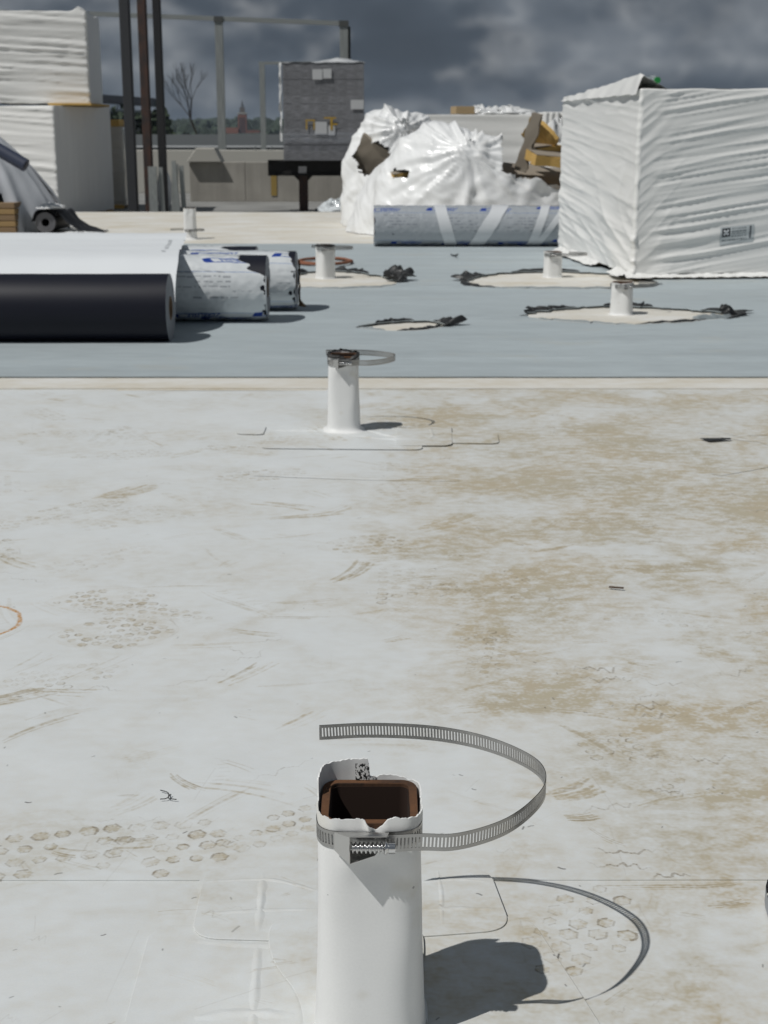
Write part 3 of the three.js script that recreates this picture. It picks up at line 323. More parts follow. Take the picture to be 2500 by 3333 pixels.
const bump = (f, c, w) => { const q = Math.atan2(Math.sin(f - c), Math.cos(f - c)) / w; return Math.exp(-q * q); };
const flat = (f, a, b) => { let q = f; return sst(a, a + 0.12, q) * sst(b, b - 0.05, q); };
const topA = (f) => 0.2520 + 0.0014 * noise(f * 11, 2) + 0.0010 * noise(f * 27, 5) + 0.0012 * noise(f * 3, 8) + 0.003 * Math.sin(f) - 0.013 * bump(f, 1.44, 0.15) + 0.0028 * bump(f, 1.12, 0.10) + 0.021 * flat(f, 3.3, 4.72) * (0.75 + 0.25 * sst(3.4, 4.4, f)) + 0.004 * bump(f, 5.0, 0.3);
const topB = (f) => 0.235 + 0.001 * noise(f * 9, 5) - 0.010 * bump(f, 1.3, 0.3) + 0.004 * bump(f, 2.6, 0.3) + 0.004 * bump(f, 0.5, 0.25) + 0.007 * bump(f, 4.6, 0.5);
const topC = (f) => 0.163 + 0.001 * noise(f * 5, 7) - 0.004 * bump(f, 1.5, 0.4), topE = (f) => 0.205 + 0.002 * noise(f * 4, 3) - 0.008 * bump(f, 1.4, 0.3), topF = (f) => 0.262 + 0.0006 * noise(f * 4, 3);
const CX = -0.0145, CD = 1.308;
const pA = pipe('pipe_stub', 'white booted steel pipe stub with open rusty square top, clamp band looping far out', CX, CD, 0.254, { top: topA, seed: 1 });
// dark tar smear on the raised tab at the back of the boot
{ const g = surf(40, 40, (u, v) => { const f = 4.42 + 0.28 * u, r = 0.0488 * sup(f, 4.6) + 0.0016, y = mix(0.248, 0.268, v) ; return new THREE.Vector3(Math.cos(f) * r, y, Math.sin(f) * (r - 0.0045)); }, false, (u, v) => noise(u * 5.5 + v * 2, v * 5, 3) + 0.5 * noise(u * 14, v * 14, 6) + 0.02 - v * 0.15 > 0); part('tar_smear', g, tarMat, pA); }
const tailA = [[0.068, 1.252], [0.115, 1.278], [0.149, 1.320], [0.1695, 1.366], [0.169, 1.410], [0.148, 1.447], [0.110, 1.482], [0.059, 1.505], [-0.016, 1.512], [-0.074, 1.504]].map(([x, d]) => [x - CX, CD - d]);
makeClamp([[0.052, 0.056], ...tailA], 'slotted steel hose clamp with long tail looping wide on the open rusty pipe stub', [CX, 0.2325, CD], 0);
// welded patches around the stub
function patch(pts, y, parent, tile, r = 0.025, name = 'membrane_patch', th = 0.0014) { const s = smoothPoly(pts, r); const g = new THREE.ExtrudeGeometry(s, { depth: th * 0.5, bevelEnabled: true, bevelThickness: th * 0.25, bevelSize: 0.0009, bevelSegments: 2, curveSegments: 10 }); g.rotateX(-Math.PI / 2); g.translate(0, y + th * 0.25, 0); tile.uv(g); return part(name, g, tile.mat, parent); }
function inFrame(t) { return (o) => { o.position.sub(t.position); o.rotation.y = -t.rotation.y; return o; }; }
const flA = new THREE.Group(); 
{ const put = inFrame(pA);
  put(patch([[-0.272, 1.478], [-0.268, 1.10], [0.270, 1.10], [0.208, 1.36], [0.172, 1.500], [0.10, 1.500]], 0.0009, pA, T1, 0.03, 'membrane_patch', 0.0020));
  put(patch([[-0.224, 1.612], [-0.222, 1.452], [-0.074, 1.444], [0.048, 1.456], [0.148, 1.470], [0.131, 1.612]], 0.0030, pA, T1, 0.034, 'membrane_patch', 0.0020));
  put(patch([[-0.134, 1.500], [-0.130, 1.41], [-0.083, 1.325], [-0.083, 1.15], [0.06, 1.15], [0.036, 1.36], [0.045, 1.41], [0.044, 1.480]], 0.0051, pA, T1, 0.05, 'membrane_patch', 0.0018));
  const rd = (l, w, h, y, s) => { const g = ridge(l, w, h, y, 40, s); T1.uv(g); put(part('weld_ridge', g, T1.mat, pA)); };
  rd([[-0.151, 1.60], [-0.148, 1.53], [-0.146, 1.462]], 0.011, 0.0024, 0.0051, 1); rd([[-0.144, 1.445], [-0.140, 1.36], [-0.136, 1.27]], 0.011, 0.0026, 0.0030, 11); rd([[-0.228, 1.577], [-0.155, 1.583], [-0.132, 1.580], [-0.07, 1.55]], 0.008, 0.0017, 0.0051, 2); rd([[-0.222, 1.502], [-0.149, 1.51], [-0.07, 1.514]], 0.009, 0.0016, 0.0051, 3); rd([[0.067, 1.61], [0.07, 1.55], [0.069, 1.51], [0.068, 1.475]], 0.007, 0.0014, 0.0051, 4); rd([[0.04, 1.51], [0.094, 1.515], [0.141, 1.512]], 0.010, 0.0017, 0.0051, 5); rd([[0.04, 1.575], [0.09, 1.583], [0.135, 1.577]], 0.008, 0.0014, 0.0051, 6); rd([[-0.23, 1.45], [-0.16, 1.44], [-0.09, 1.435]], 0.014, 0.0018, 0.0030, 7); rd([[-0.20, 1.30], [-0.15, 1.31], [-0.092, 1.305]], 0.016, 0.003, 0.0030, 8); }
const pB = pipe('pipe_stub', 'white booted pipe stub with ragged black rim standing on welded patches near the grey sheet', -0.125, 4.345, 0.240, { top: topB, seed: 5, turn: 0, flare: 0.016, y0: 0.004, s: 0.9 });
{ const put = inFrame(pB);
  put(patch([[-0.362, 4.075], [-0.354, 4.40], [0.110, 4.42], [0.112, 4.055]], 0.0030, pB, T3, 0.03, 'membrane_patch', 0.0018)); put(patch([[0.034, 4.104], [0.201, 4.104], [0.212, 4.40], [0.041, 4.40]], 0.0050, pB, T3, 0.035, 'membrane_patch', 0.0018)); put(patch([[0.17, 4.15], [0.342, 4.138], [0.350, 4.30], [0.211, 4.31]], 0.0031, pB, T3, 0.03, 'membrane_patch', 0.0018)); put(patch([[-0.455, 4.28], [-0.372, 4.27], [-0.372, 4.40], [-0.45, 4.41]], 0.0030, pB, T3, 0.02, 'membrane_patch', 0.0018));
  const rd = (l, w, h, y, s) => { const g = ridge(l, w, h, y, 40, s); T3.uv(g); put(part('weld_ridge', g, T3.mat, pB)); };
  rd([[-0.36, 4.33], [-0.26, 4.32], [-0.17, 4.33]], 0.02, 0.006, 0.0050, 1); rd([[-0.10, 4.26], [0.0, 4.2], [0.2, 4.19]], 0.016, 0.005, 0.0050, 2); rd([[-0.05, 4.33], [0.02, 4.24], [0.09, 4.22]], 0.016, 0.006, 0.0050, 3); rd([[-0.35, 3.75], [0.0, 3.7], [0.2, 3.69]], 0.02, 0.002, 0.0022, 4); rd([[0.09, 4.16], [0.14, 4.2], [0.145, 4.36]], 0.01, 0.002, 0.0072, 5);
  const tar = surf(90, 3, (u, v) => { const f = u * 6.2832, r = 0.0495 * sup(f, 4.6), T = topB(f); return new THREE.Vector3(Math.cos(f) * r * (v < 0.9 ? 1.01 : 0.86), T - 0.005 + 0.010 * v + 0.004 * noise(f * 5, 7), Math.sin(f) * r * (v < 0.9 ? 1.01 : 0.86)); }, true); part('tar_rim', tar, tarMat, pB); }
const loopB = tailA.map(([x, z]) => [x * 0.94, z * 0.85 + 0.012]);
const bandB = makeClamp([[0.052, 0.056], ...loopB], 'slotted steel hose clamp on the stub with the ragged black rim', [-0.125, 0.221, 4.345], 0.05); bandB.scale.set(0.93, 0.93, 0.93);
const pC = pipe('pipe_stub', 'short white pipe stub in cream cut-out ringed by black torn flaps', 1.215, 7.289, 0.168, { top: topC, seed: 8, turn: -0.3 });
makeClamp([[0.07, 0.06], [0.12, 0.05], [0.17, 0.025], [0.20, -0.015], [0.18, -0.05], [0.12, -0.07]], 'steel hose clamp with short loop on the short stub ringed by torn flaps', [1.215, 0.1455, 7.289], 0.25);
const pD = pipe('pipe_stub', 'short white pipe stub beside the end face of the big wrapped bundle', 1.082, 9.203, 0.168, { top: topC, seed: 12, turn: 0.2 });
makeClamp([[0.07, 0.05], [0.13, 0.035], [0.19, 0.01], [0.215, -0.02], [0.19, -0.045], [0.1, -0.065]], 'steel hose clamp with loop reaching toward the big wrapped bundle', [1.082, 0.1455, 9.203], -0.15);
const pE = pipe('pipe_stub', 'white pipe stub with dark rim beside the coiled orange cord', -0.373, 9.143, 0.212, { top: topE, seed: 15, turn: 0.6 });
{ const g = surf(60, 3, (u, v) => { const f = u * 6.2832, r = 0.054 * sup(f, 4.6); return new THREE.Vector3(Math.cos(f) * r * (v > 0.9 ? 0.8 : 1.01), 0.2 + 0.012 * v + 0.004 * noise(f * 4, 2) * v, Math.sin(f) * r * (v > 0.9 ? 0.8 : 1.01)); }, true); part('tar_rim', g, tarMat, pE); }
makeClamp([[0.07, 0.05], [0.13, 0.03], [0.175, 0.0], [0.15, -0.05], [0.05, -0.085], [-0.06, -0.09], [-0.09, -0.08]], 'steel hose clamp on the stub beside the orange cord', [-0.373, 0.1895, 9.143], 0.0);
const pF = pipe('pipe_stub', 'plain tall white pipe stub rising behind the wrapped membrane rolls', -1.69, 12.6, 0.268, { top: topF, seed: 19 });
makeClamp([[0.07, 0.05], [0.12, 0.02], [0.10, -0.04], [0.0, -0.09], [-0.12, -0.08], [-0.17, -0.03]], 'dark steel hose clamp low on the plain tall stub behind the rolls', [-1.69, 0.075, 12.6], 0.2);

// ------------------------------------------------------------------ rolls of roofing membrane
const blackRoll = MP(0.0065, 0.0075, 0.0150, 0.5, { specularIntensity: 0.55 }), rollEdge = M(0.26, 0.27, 0.29, 0.6), cardMat = M(0.20, 0.13, 0.075, 0.9), foamMat = new THREE.MeshStandardMaterial({ map: tileable(256, 0.5, (x, y) => { const a = wrapN((p, q) => fbm(p * 20, q * 20, 4, 2), x, y, 0.5), k = 1 + 0.35 * a; return [0.56 * k, 0.36 * k, 0.115 * k]; }), roughness: 0.9, side: THREE.DoubleSide }), facerMat = M(0.27, 0.235, 0.19, 0.85);
function xcyl(r, x0, x1, n = 64) { const g = new THREE.CylinderGeometry(r, r, x1 - x0, n, 1, true); g.rotateZ(-Math.PI / 2); g.translate((x0 + x1) / 2, 0, 0); return g; }
function rollEnd(r, rc, x, dir, n = 17) { const pts = [], out = []; for (let k = 0; k <= n * 2; k++) { const q = mix(rc, r, k / (n * 2)); pts.push(new THREE.Vector2(q, (k % 2 ? 0.002 : 0) + 0.0015 * noise(k * 0.7, 3))); } const g = new THREE.LatheGeometry(pts, 48); g.rotateZ(-Math.PI / 2 * dir); g.translate(x, 0, 0); return g; }
function coreGeo(ro, ri, x0, x1) { const g = new THREE.LatheGeometry([[ro, x0], [ro, x1], [ri, x1], [ri, x0]].map((p) => new THREE.Vector2(...p)), 32); g.rotateZ(-Math.PI / 2); return creased(g, 0.5); }
{ const t = thing('membrane_roll', 'black roll of roofing membrane with its white sheet end pulled over wrapped rolls', 'membrane roll', [-2.46, 0.152, 6.25], 0.012);
  part('roll_body', surf(72, 30, (u, v) => { const f = u * 6.2832, x = mix(-1.5, 1.52, v), r = 0.1495 + 0.0012 * noise(v * 6, Math.cos(f) * 2, 2) + 0.0006 * noise(f, v * 30, 5); return new THREE.Vector3(x, Math.sin(f) * r, Math.cos(f) * r); }, true), blackRoll, t);
  part('roll_end', rollEnd(0.149, 0.052, 1.519, 1), rollEdge, t); part('roll_end', rollEnd(0.149, 0.052, -1.499, -1), rollEdge, t);
  part('cardboard_core', coreGeo(0.052, 0.043, -1.5, 1.523), cardMat, t);
  const txt = canvasTex(2048, 1024, (c, W, H) => { c.fillStyle = '#dfe3e6'; c.fillRect(0, 0, W, H); c.save(); c.translate(2004, 800); c.rotate(-Math.PI / 2); c.fillStyle = '#4c5156'; c.font = 'italic 19px sans-serif'; c.scale(3.3, 1); c.fillText('WA6028/3NB01D', 24, 0); c.fillText('6', 0, 0); c.restore(); });
  const prof = new THREE.CatmullRomCurve3([[6.395, -0.06], [6.402, 0.0], [6.42, 0.06], [6.47, 0.125], [6.57, 0.178], [6.74, 0.203], [6.90, 0.206], [7.08, 0.186], [7.3, 0.193], [7.52, 0.176], [7.76, 0.186], [8.0, 0.165], [8.25, 0.181], [8.5, 0.175], [8.8, 0.14]].map(([d, y]) => new THREE.Vector3(0, y, -(d - 6.25))), false, 'centripetal');
  const sh = surf(70, 120, (u, v) => { const p = prof.getPointAt(clamp(v * mix(1, 0.89, sst(0.3, 1, u)))), sk = -0.20 * clamp((-p.z - 0.3) / 2); return new THREE.Vector3(mix(-1.49, 1.522, u) + sk, p.y + 0.006 * noise(u * 5, v * 7, 4) * sst(0, 0.2, v) + 0.0015 * noise(u * 20, v * 20), p.z); });
  part('unrolled_sheet', sh, new THREE.MeshStandardMaterial({ map: txt, roughness: 0.5, side: THREE.DoubleSide }), t); }
function rollPrint(seed, blue) { return canvasTex(1024, 512, (c, W, H) => {
  const r = rngOf(seed); c.fillStyle = blue ? '#a0a5aa' : '#d2d6d8'; c.fillRect(0, 0, W, H);
  const logo = (x, y, s, a) => { c.save(); c.translate(x, y); c.rotate(Math.PI + a); c.scale(s, s); c.strokeStyle = '#1f3f93'; c.lineWidth = 5; c.beginPath(); c.moveTo(-135, 16); c.lineTo(-110, -18); c.lineTo(140, -18); c.lineTo(125, 16); c.closePath(); c.stroke(); c.fillStyle = '#1c3a8c'; c.beginPath(); c.moveTo(90, -16); c.lineTo(140, -16); c.lineTo(128, 14); c.lineTo(84, 14); c.fill(); c.font = 'italic bold 34px sans-serif'; c.fillText('CARLISLE', -112, 12); c.restore(); };
  for (let k = 0; k < 14; k++) logo(60 + k * 74 + r() * 24, [172, 330, 352][k % 3] + (r() - 0.5) * 20, 0.46, (r() - 0.5) * 0.08);
  for (let k = 0; k < 4; k++) { c.strokeStyle = 'rgba(50,85,160,0.4)'; c.lineWidth = 2; c.beginPath(); c.moveTo(0, 60 + k * 120 + r() * 30); c.lineTo(W, 70 + k * 120 + r() * 30); c.stroke(); }
  c.fillStyle = 'rgba(80,84,92,0.42)'; for (let b = 0; b < 4; b++) for (let k = 0; k < 6; k++) { let x = 60 + b * 250; const y = 205 + k * 13; if (r() < 0.2) continue; while (x < 190 + b * 250) { const w = 3 + r() * 22; if (r() < 0.7) c.fillRect(x, y + r() * 2, w, 2 + r() * 3); x += w + 2 + r() * 8; } }
}); }
function filmMat(tex) { return new THREE.MeshPhysicalMaterial({ map: tex, roughness: 0.25, clearcoat: 1.0, clearcoatRoughness: 0.10, side: THREE.DoubleSide }); }
function wrappedRoll(label, x0, x1, d, r, seed, tex, torn, leftTorn = 0) {
  const len = x1 - x0, t = thing('wrapped_roll', label, 'membrane roll', [(x0 + x1) / 2, r + 0.016, d], 0.01 * (seed % 3 - 1), 'plastic wrapped membrane rolls');
  const R = r - 0.005; part('roll_body', xcyl(R, -len / 2, len / 2), blackRoll, t);
  part('roll_end', rollEnd(R, 0.05, len / 2 - 0.001, 1), rollEdge, t); part('roll_end', rollEnd(R, 0.05, -len / 2 + 0.001, -1), rollEdge, t); part('cardboard_core', coreGeo(0.05, 0.042, -len / 2, len / 2 + 0.002), cardMat, t);
  const wr = (f, v, x) => r + 0.0028 * noise(v * 40 + f * 1.2, f * 1.3, seed) + 0.0022 * (1 - 2 * Math.abs(noise(v * 75 + f * 2, f * 4, seed + 2))) - 0.002;
  const film = surf(120, 280, (u, v) => { const f = u * 6.2832, a = Math.cos(f - 1.2); const e1 = len / 2 + 0.004 - torn * (sst(0.72, 0.95, a) * (0.8 + 0.5 * noise(f * 5, seed)) + 0.55 * sst(0.12, 0.4, noise(Math.cos(f) * 1.3 + 5, Math.sin(f) * 1.3 + seed))), e0 = -len / 2 - 0.004 + leftTorn * clamp(0.3 + noise(Math.cos(f) * 2, Math.sin(f) * 2 + seed)); const x = mix(e0, e1, v), q = wr(f, v, x) - 0.004 * sst(0.985, 1, v); return new THREE.Vector3(x, Math.sin(f) * q, Math.cos(f) * q); }, true);
  { const uv = film.attributes.uv; for (let i = 0; i < uv.count; i++) { const a = uv.getX(i), b = uv.getY(i); uv.setXY(i, b * len / 2.0 + seed * 0.17, a + 0.5); } }
  part('plastic_film', film, filmMat(tex), t);
  return t;
}
const printA = rollPrint(3, false), printB = rollPrint(9, true);
const w1 = wrappedRoll('white plastic wrapped roll with blue print, torn at its end, behind the black roll', -3.4, -0.565, 6.92, 0.158, 2, printA, 0.10);
wrappedRoll('white plastic wrapped roll jutting farthest of the pile, brown cardboard flap on its end', -3.3, -0.452, 7.36, 0.150, 5, printA, 0.03);
wrappedRoll('wrapped roll with bare black end, between the jutting roll and the sheet covered roll', -3.5, -0.69, 7.80, 0.146, 7, printA, 0.22);
wrappedRoll('wrapped roll hidden under the far edge of the pulled-over white sheet', -4.0, -1.3, 8.28, 0.146, 4, printA, 0.05);
const wB = wrappedRoll('bluish grey shrink wrapped roll with taped bands lying before the white debris bag', -0.078, 2.3, 11.62, 0.160, 6, printB, 0.01, 0.02);
for (const [x, w, k] of [[-0.62, 0.10, 0.05], [-0.28, 0.13, -0.10], [0.12, 0.07, -0.06], [0.22, 0.06, -0.12]]) part('tape_band', surf(70, 6, (u, v) => { const f = u * 6.2832, q = 0.1635 + 0.0012 * noise(f * 3, x * 9); return new THREE.Vector3(x + w * (v - 0.5) * (1 + 0.12 * noise(f * 2, v * 3 + x)) - k * Math.sin(f), Math.sin(f) * q, Math.cos(f) * q); }, true), MP(0.60, 0.62, 0.64, 0.3, { clearcoat: 0.8, clearcoatRoughness: 0.15 }), wB);
{ const g = surf(8, 30, (u, v) => new THREE.Vector3(-0.44 + 0.012 * u + 0.006 * noise(v * 6, 2) + 0.03 * sst(0.8, 1, v) * u, mix(0.27, 0.035, v), -7.33 + 0.045 * (u - 0.5) * (1 + noise(v * 5, 1) * 0.6) + 0.12 * (v - 0.5) * 0.3)); const o = part('cardboard_flap', g, M(0.17, 0.115, 0.065, 0.9)); tag(o, 'torn brown cardboard strip hanging off the jutting wrapped roll end', 'cardboard'); }

// ------------------------------------------------------------------ film wrapped bundles of insulation board
const filmWhite = MP(0.80, 0.80, 0.78, 0.36, { clearcoat: 0.25, clearcoatRoughness: 0.22 });
function wrapGeo(w, h, d, fn, { cell = 0.018, rc = 0.03, y0 = 0.04, peak } = {}) {    // sides and top of a box; front is +z
  const per = []; const add = (x, z, nx, nz, side, s) => per.push([x, z, nx, nz, side, s]);
  const W = w / 2, D = d / 2, k = Math.PI / 2; let s = 0;
  const line = (ax, az, bx, bz, nx, nz, side, L) => { const n = Math.max(2, Math.round(L / cell)); for (let i = 0; i < n; i++) { const t = i / n; add(mix(ax, bx, t), mix(az, bz, t), nx, nz, side, t * L); } };
  const arc = (cx, cz, a0, side, s0) => { for (let i = 0; i < 4; i++) { const a = a0 + i / 4 * k; add(cx + Math.cos(a) * rc, cz + Math.sin(a) * rc, Math.cos(a), Math.sin(a), side, s0); } };
  line(-W + rc, D, W - rc, D, 0, 1, 0, w - 2 * rc); for (let i = 0; i < 4; i++) { const a = k - i / 4 * k; add(W - rc + Math.cos(a) * rc, D - rc + Math.sin(a) * rc, Math.cos(a), Math.sin(a), 0, w); }
  line(W, D - rc, W, -D + rc, 1, 0, 1, d - 2 * rc); for (let i = 0; i < 4; i++) { const a = -i / 4 * k; add(W - rc + Math.cos(a) * rc, -D + rc + Math.sin(a) * rc, Math.cos(a), Math.sin(a), 1, d); }
  line(W - rc, -D, -W + rc, -D, 0, -1, 2, w - 2 * rc); for (let i = 0; i < 4; i++) { const a = -k - i / 4 * k; add(-W + rc + Math.cos(a) * rc, -D + rc + Math.sin(a) * rc, Math.cos(a), Math.sin(a), 2, w); }
  line(-W, -D + rc, -W, D - rc, -1, 0, 3, d - 2 * rc); for (let i = 0; i < 4; i++) { const a = Math.PI - i / 4 * k; add(-W + rc + Math.cos(a) * rc, D - rc + Math.sin(a) * rc, Math.cos(a), Math.sin(a), 3, d); }
  per.push(per[0]);
  const nu = per.length - 1, nv = Math.round((h - y0) / cell);
  const sides = surf(nu, nv + 6, (u, v) => { const p = per[Math.round(u * nu)], j = Math.round(v * (nv + 6)); const y = j <= nv ? mix(y0 + 0.012 * noise(p[0] * 5, p[1] * 5, 3), h, j / nv) : h + 0.004 * Math.sin((j - nv) / 6 * 3.14), o = fn(p[4], p[5], Math.min(y, h), p[0], p[1]) * (j > nv - 2 ? 0.4 : 1), inset = j <= nv ? 0 : -(j - nv) / 6 * 0.06; const pk = peak && j > nv - 4 ? peak(p[0], p[1]) * clamp((j - nv + 4) / 4) : 0; return new THREE.Vector3(p[0] + p[2] * (o + inset), y + pk, p[1] + p[3] * (o + inset)); }, true);
  const topG = surf(28, 36, (u, v) => { const x = mix(-W + 0.03, W - 0.03, u), z = mix(-D + 0.03, D - 0.03, v); return new THREE.Vector3(x, h + 0.002 + (peak ? peak(x, z) : 0) + 0.010 * noise(x * 4, z * 4, 2) + 0.004 * noise(x * 12, z * 12, 5), z); });
  return join([sides, topG]);
}
const crease = (s, y, slope, fy, seed, fs) => { const r = clamp(1 - 2.3 * Math.abs(noise(s * fs, (y - s * slope) * fy + 0.10 * noise(s * 2.3, y * 2.3, seed), seed))); return r * r * (0.35 + 0.9 * clamp(0.5 + noise(s * 1.7 + 5, y * 4, seed + 1))); };
const crum = (s, y, slope, fy, seed, fs = 1.1) => { const q = noise(s * fs, (y - s * slope) * fy, seed), r = 1 - Math.abs(noise(s * fs * 0.8 + 7, (y - s * slope) * fy * 0.62, seed + 3)) * 2; return 0.6 * q + 0.5 * r * r * Math.sign(r); };
function bundle(label, x, d, w, h, dep, turn, y, fn, opts = {}, mat = filmWhite, feet = true) {
  const t = thing(opts.name ?? 'wrapped_bundle', label, 'bundle', [x, y, d], turn, 'film wrapped insulation bundles');
  const geo = wrapGeo(w, h, dep, fn, opts); part('plastic_film', geo, mat, t);
  if (feet) for (const k of [-0.36, 0.0, 0.36]) part('foam_foot', box(w * 0.94, 0.055, 0.16, 0, 0.0285, k * dep * 2 * 0.62, 0.006), foamMat, t);
  part('board_stack', box(w - 0.09, h - 0.12, dep - 0.09, 0, h / 2 + 0.01, 0), M(0.5, 0.42, 0.25, 0.9), t);
  return t;
}
// big bundle at the right: end face to the left, long folds rising to the right on the face towards us
const bR = bundle('big white film wrapped insulation bundle with printed label and bottle on top', 0, 0, 1.22, 1.135, 2.1, 0, 0, (side, s, y, x, z) => {
  let o = 0.003 * noise(s * 3, y * 3, 2);
  if (side === 0) { const c = clamp(s / 0.35), k = sst(1.12, 0.7, y) * 0.75 + 0.35; o += 0.0065 * c * k * crum(s, y, 0.15 - 0.05 * (y - 0.5), 18, 4, 0.45) + 0.007 * (1 - c) * crum(s, y, 0.8, 16, 7, 4) + 0.0085 * sst(0.02, 0.2, s) * (crease(s, y, 0.15, 11, 21, 0.28) + 0.7 * crease(s, y, 0.17, 19, 25, 0.4)); }
  else if (side === 3) { const t = s, low = sst(0.85, 0.3, y); o += (0.006 + 0.004 * low) * crum(t * 0.55, y, -0.25 * low - 0.05, 10 - 2 * low, 9, 1.0) + 0.005 * crum(t, y, -0.1, 18, 3, 2) + 0.010 * (crease(t * 0.6, y, -0.42 * low - 0.06, 7, 31, 0.5) * (0.3 + low) + 0.6 * crease(t * 0.6, y, -0.15, 13, 35, 0.7)); }
  else o += 0.007 * crum(s, y, 0.1, 13, 5);
  return o; }, { cell: 0.0082, rc: 0.022, y0: 0.03, peak: (x, z) => 0.012 * noise(x * 3, z * 3) + 0.008 * sst(-0.4, 0.6, x) });
{ const g = surf(60, 24, (u, v) => { const z = mix(-1.02, 1.045, u), h = 0.015 + 0.10 * Math.pow(u, 1.2) * (1 - 0.25 * sst(0.97, 1, u)) + 0.010 * noise(u * 7, 3), a = v; const y = 1.108 + (a < 0.22 ? h * Math.sin(a / 0.22 * 1.45) : h * Math.pow(1 - (a - 0.22) / 0.78, 1.3)) + 0.02 * (a < 0.22 ? a / 0.22 : 1) + 0.007 * noise(u * 14, v * 5, 3); return new THREE.Vector3(-0.634 + 0.23 * a + 0.012 * noise(u * 9, v * 3, 6), y, z + 0.02 * noise(v * 6, 2) * u); }); part('film_flap', g, filmWhite, bR); }
{ const yaw = 0.101; const c = Math.cos(yaw), s = Math.sin(yaw); bR.rotation.y = yaw; const lx = -0.61, lz = 1.05; bR.position.set(1.548 - (lx * c + lz * s), 0.014, -8.94 - (-lx * s + lz * c)); }
{ const lab = canvasTex(256, 128, (c, W, H) => { c.fillStyle = '#b9bfc1'; c.fillRect(0, 0, W, H); c.fillStyle = '#14181c'; c.fillRect(14, 10, 62, 62); c.save(); c.translate(45, 41); c.strokeStyle = '#c9cdd0'; c.lineWidth = 15; for (const a of [0.78, -0.78]) { c.save(); c.rotate(a); c.beginPath(); c.moveTo(-26, 0); c.lineTo(26, 0); c.stroke(); c.restore(); } c.strokeStyle = '#14181c'; c.lineWidth = 3; c.beginPath(); c.moveTo(-20, 0); c.lineTo(20, 0); c.stroke(); c.restore(); c.fillStyle = '#6d7477'; const r = rngOf(5); for (let k = 0; k < 5; k++) { let x = k < 4 ? 88 : 16; const y = [14, 32, 50, 70, 92][k]; while (x < 200) { const w = 5 + r() * 15; c.fillRect(x, y, Math.min(w, 204 - x), k === 1 || k === 4 ? 13 : 8); x += w + 3 + r() * 5; } } c.fillStyle = '#596064'; c.fillRect(222, 8, 16, 92); });
  const g = surf(40, 20, (u, v) => { const s = 0.525 + 0.215 * u, y = 0.205 + 0.108 * v + 0.02 * u; return new THREE.Vector3(-0.61 + 0.022 + s, y, 1.05 + 0.003 + 0.0085 * (crease(s, y, 0.15, 11, 21, 0.28) + 0.7 * crease(s, y, 0.17, 19, 25, 0.4)) + 0.0065 * (sst(1.12, 0.7, y) * 0.75 + 0.35) * crum(s, y, 0.15 - 0.05 * (y - 0.5), 18, 4, 0.45) + 0.003 * noise(s * 3, y * 3, 2)); }); part('printed_label', g, new THREE.MeshStandardMaterial({ map: lab, roughness: 0.4, side: THREE.DoubleSide }), bR); }
{ // loose film skirt lying on the roof round the bundle
  const g = surf(90, 10, (u, v) => { const x = mix(-0.66, 0.62, u), w = 0.05 + 0.06 * (0.5 + 0.5 * noise(u * 9, 2)); return new THREE.Vector3(x, 0.012 + 0.03 * (1 - v) ** 2 * (1 + 0.6 * noise(u * 12, 5)) + 0.012 * Math.abs(noise(u * 18, v * 3)), 1.035 + w * v); }); part('film_skirt', g, filmWhite, bR);
  const g2 = surf(90, 10, (u, v) => { const z = mix(-1.0, 1.0, u), w = 0.05 + 0.09 * (0.5 + 0.5 * noise(u * 7, 6)); return new THREE.Vector3(-0.595 - w * v, 0.012 + 0.05 * (1 - v) ** 2 * (1 + 0.6 * noise(u * 10, 3)) + 0.014 * Math.abs(noise(u * 16, v * 3)), z); }, false, (u) => u < 0.62 || u > 0.86); part('film_skirt', g2, filmWhite, bR); }
{ // a bottle lying on the bundle, green cap towards us
  const t = thing('plastic_bottle', 'clear plastic bottle with green cap lying on top of the big white bundle', 'bottle', [1.66, 1.205, 9.02], 0.1); const g = new THREE.LatheGeometry([[0.0001, 0], [0.031, 0.002], [0.033, 0.02], [0.033, 0.13], [0.028, 0.16], [0.015, 0.185], [0.0135, 0.205]].map((p) => new THREE.Vector2(...p)), 24); g.rotateX(Math.PI / 2); g.translate(0, 0, -0.205); part('bottle_body', g, MP(0.75, 0.8, 0.8, 0.12, { transmission: 0.85, thickness: 0 }), t); const c = new THREE.CylinderGeometry(0.019, 0.019, 0.022, 24); c.rotateX(Math.PI / 2); c.translate(0, 0, 0.006); part('cap', c, M(0.01, 0.22, 0.045, 0.4), t); }
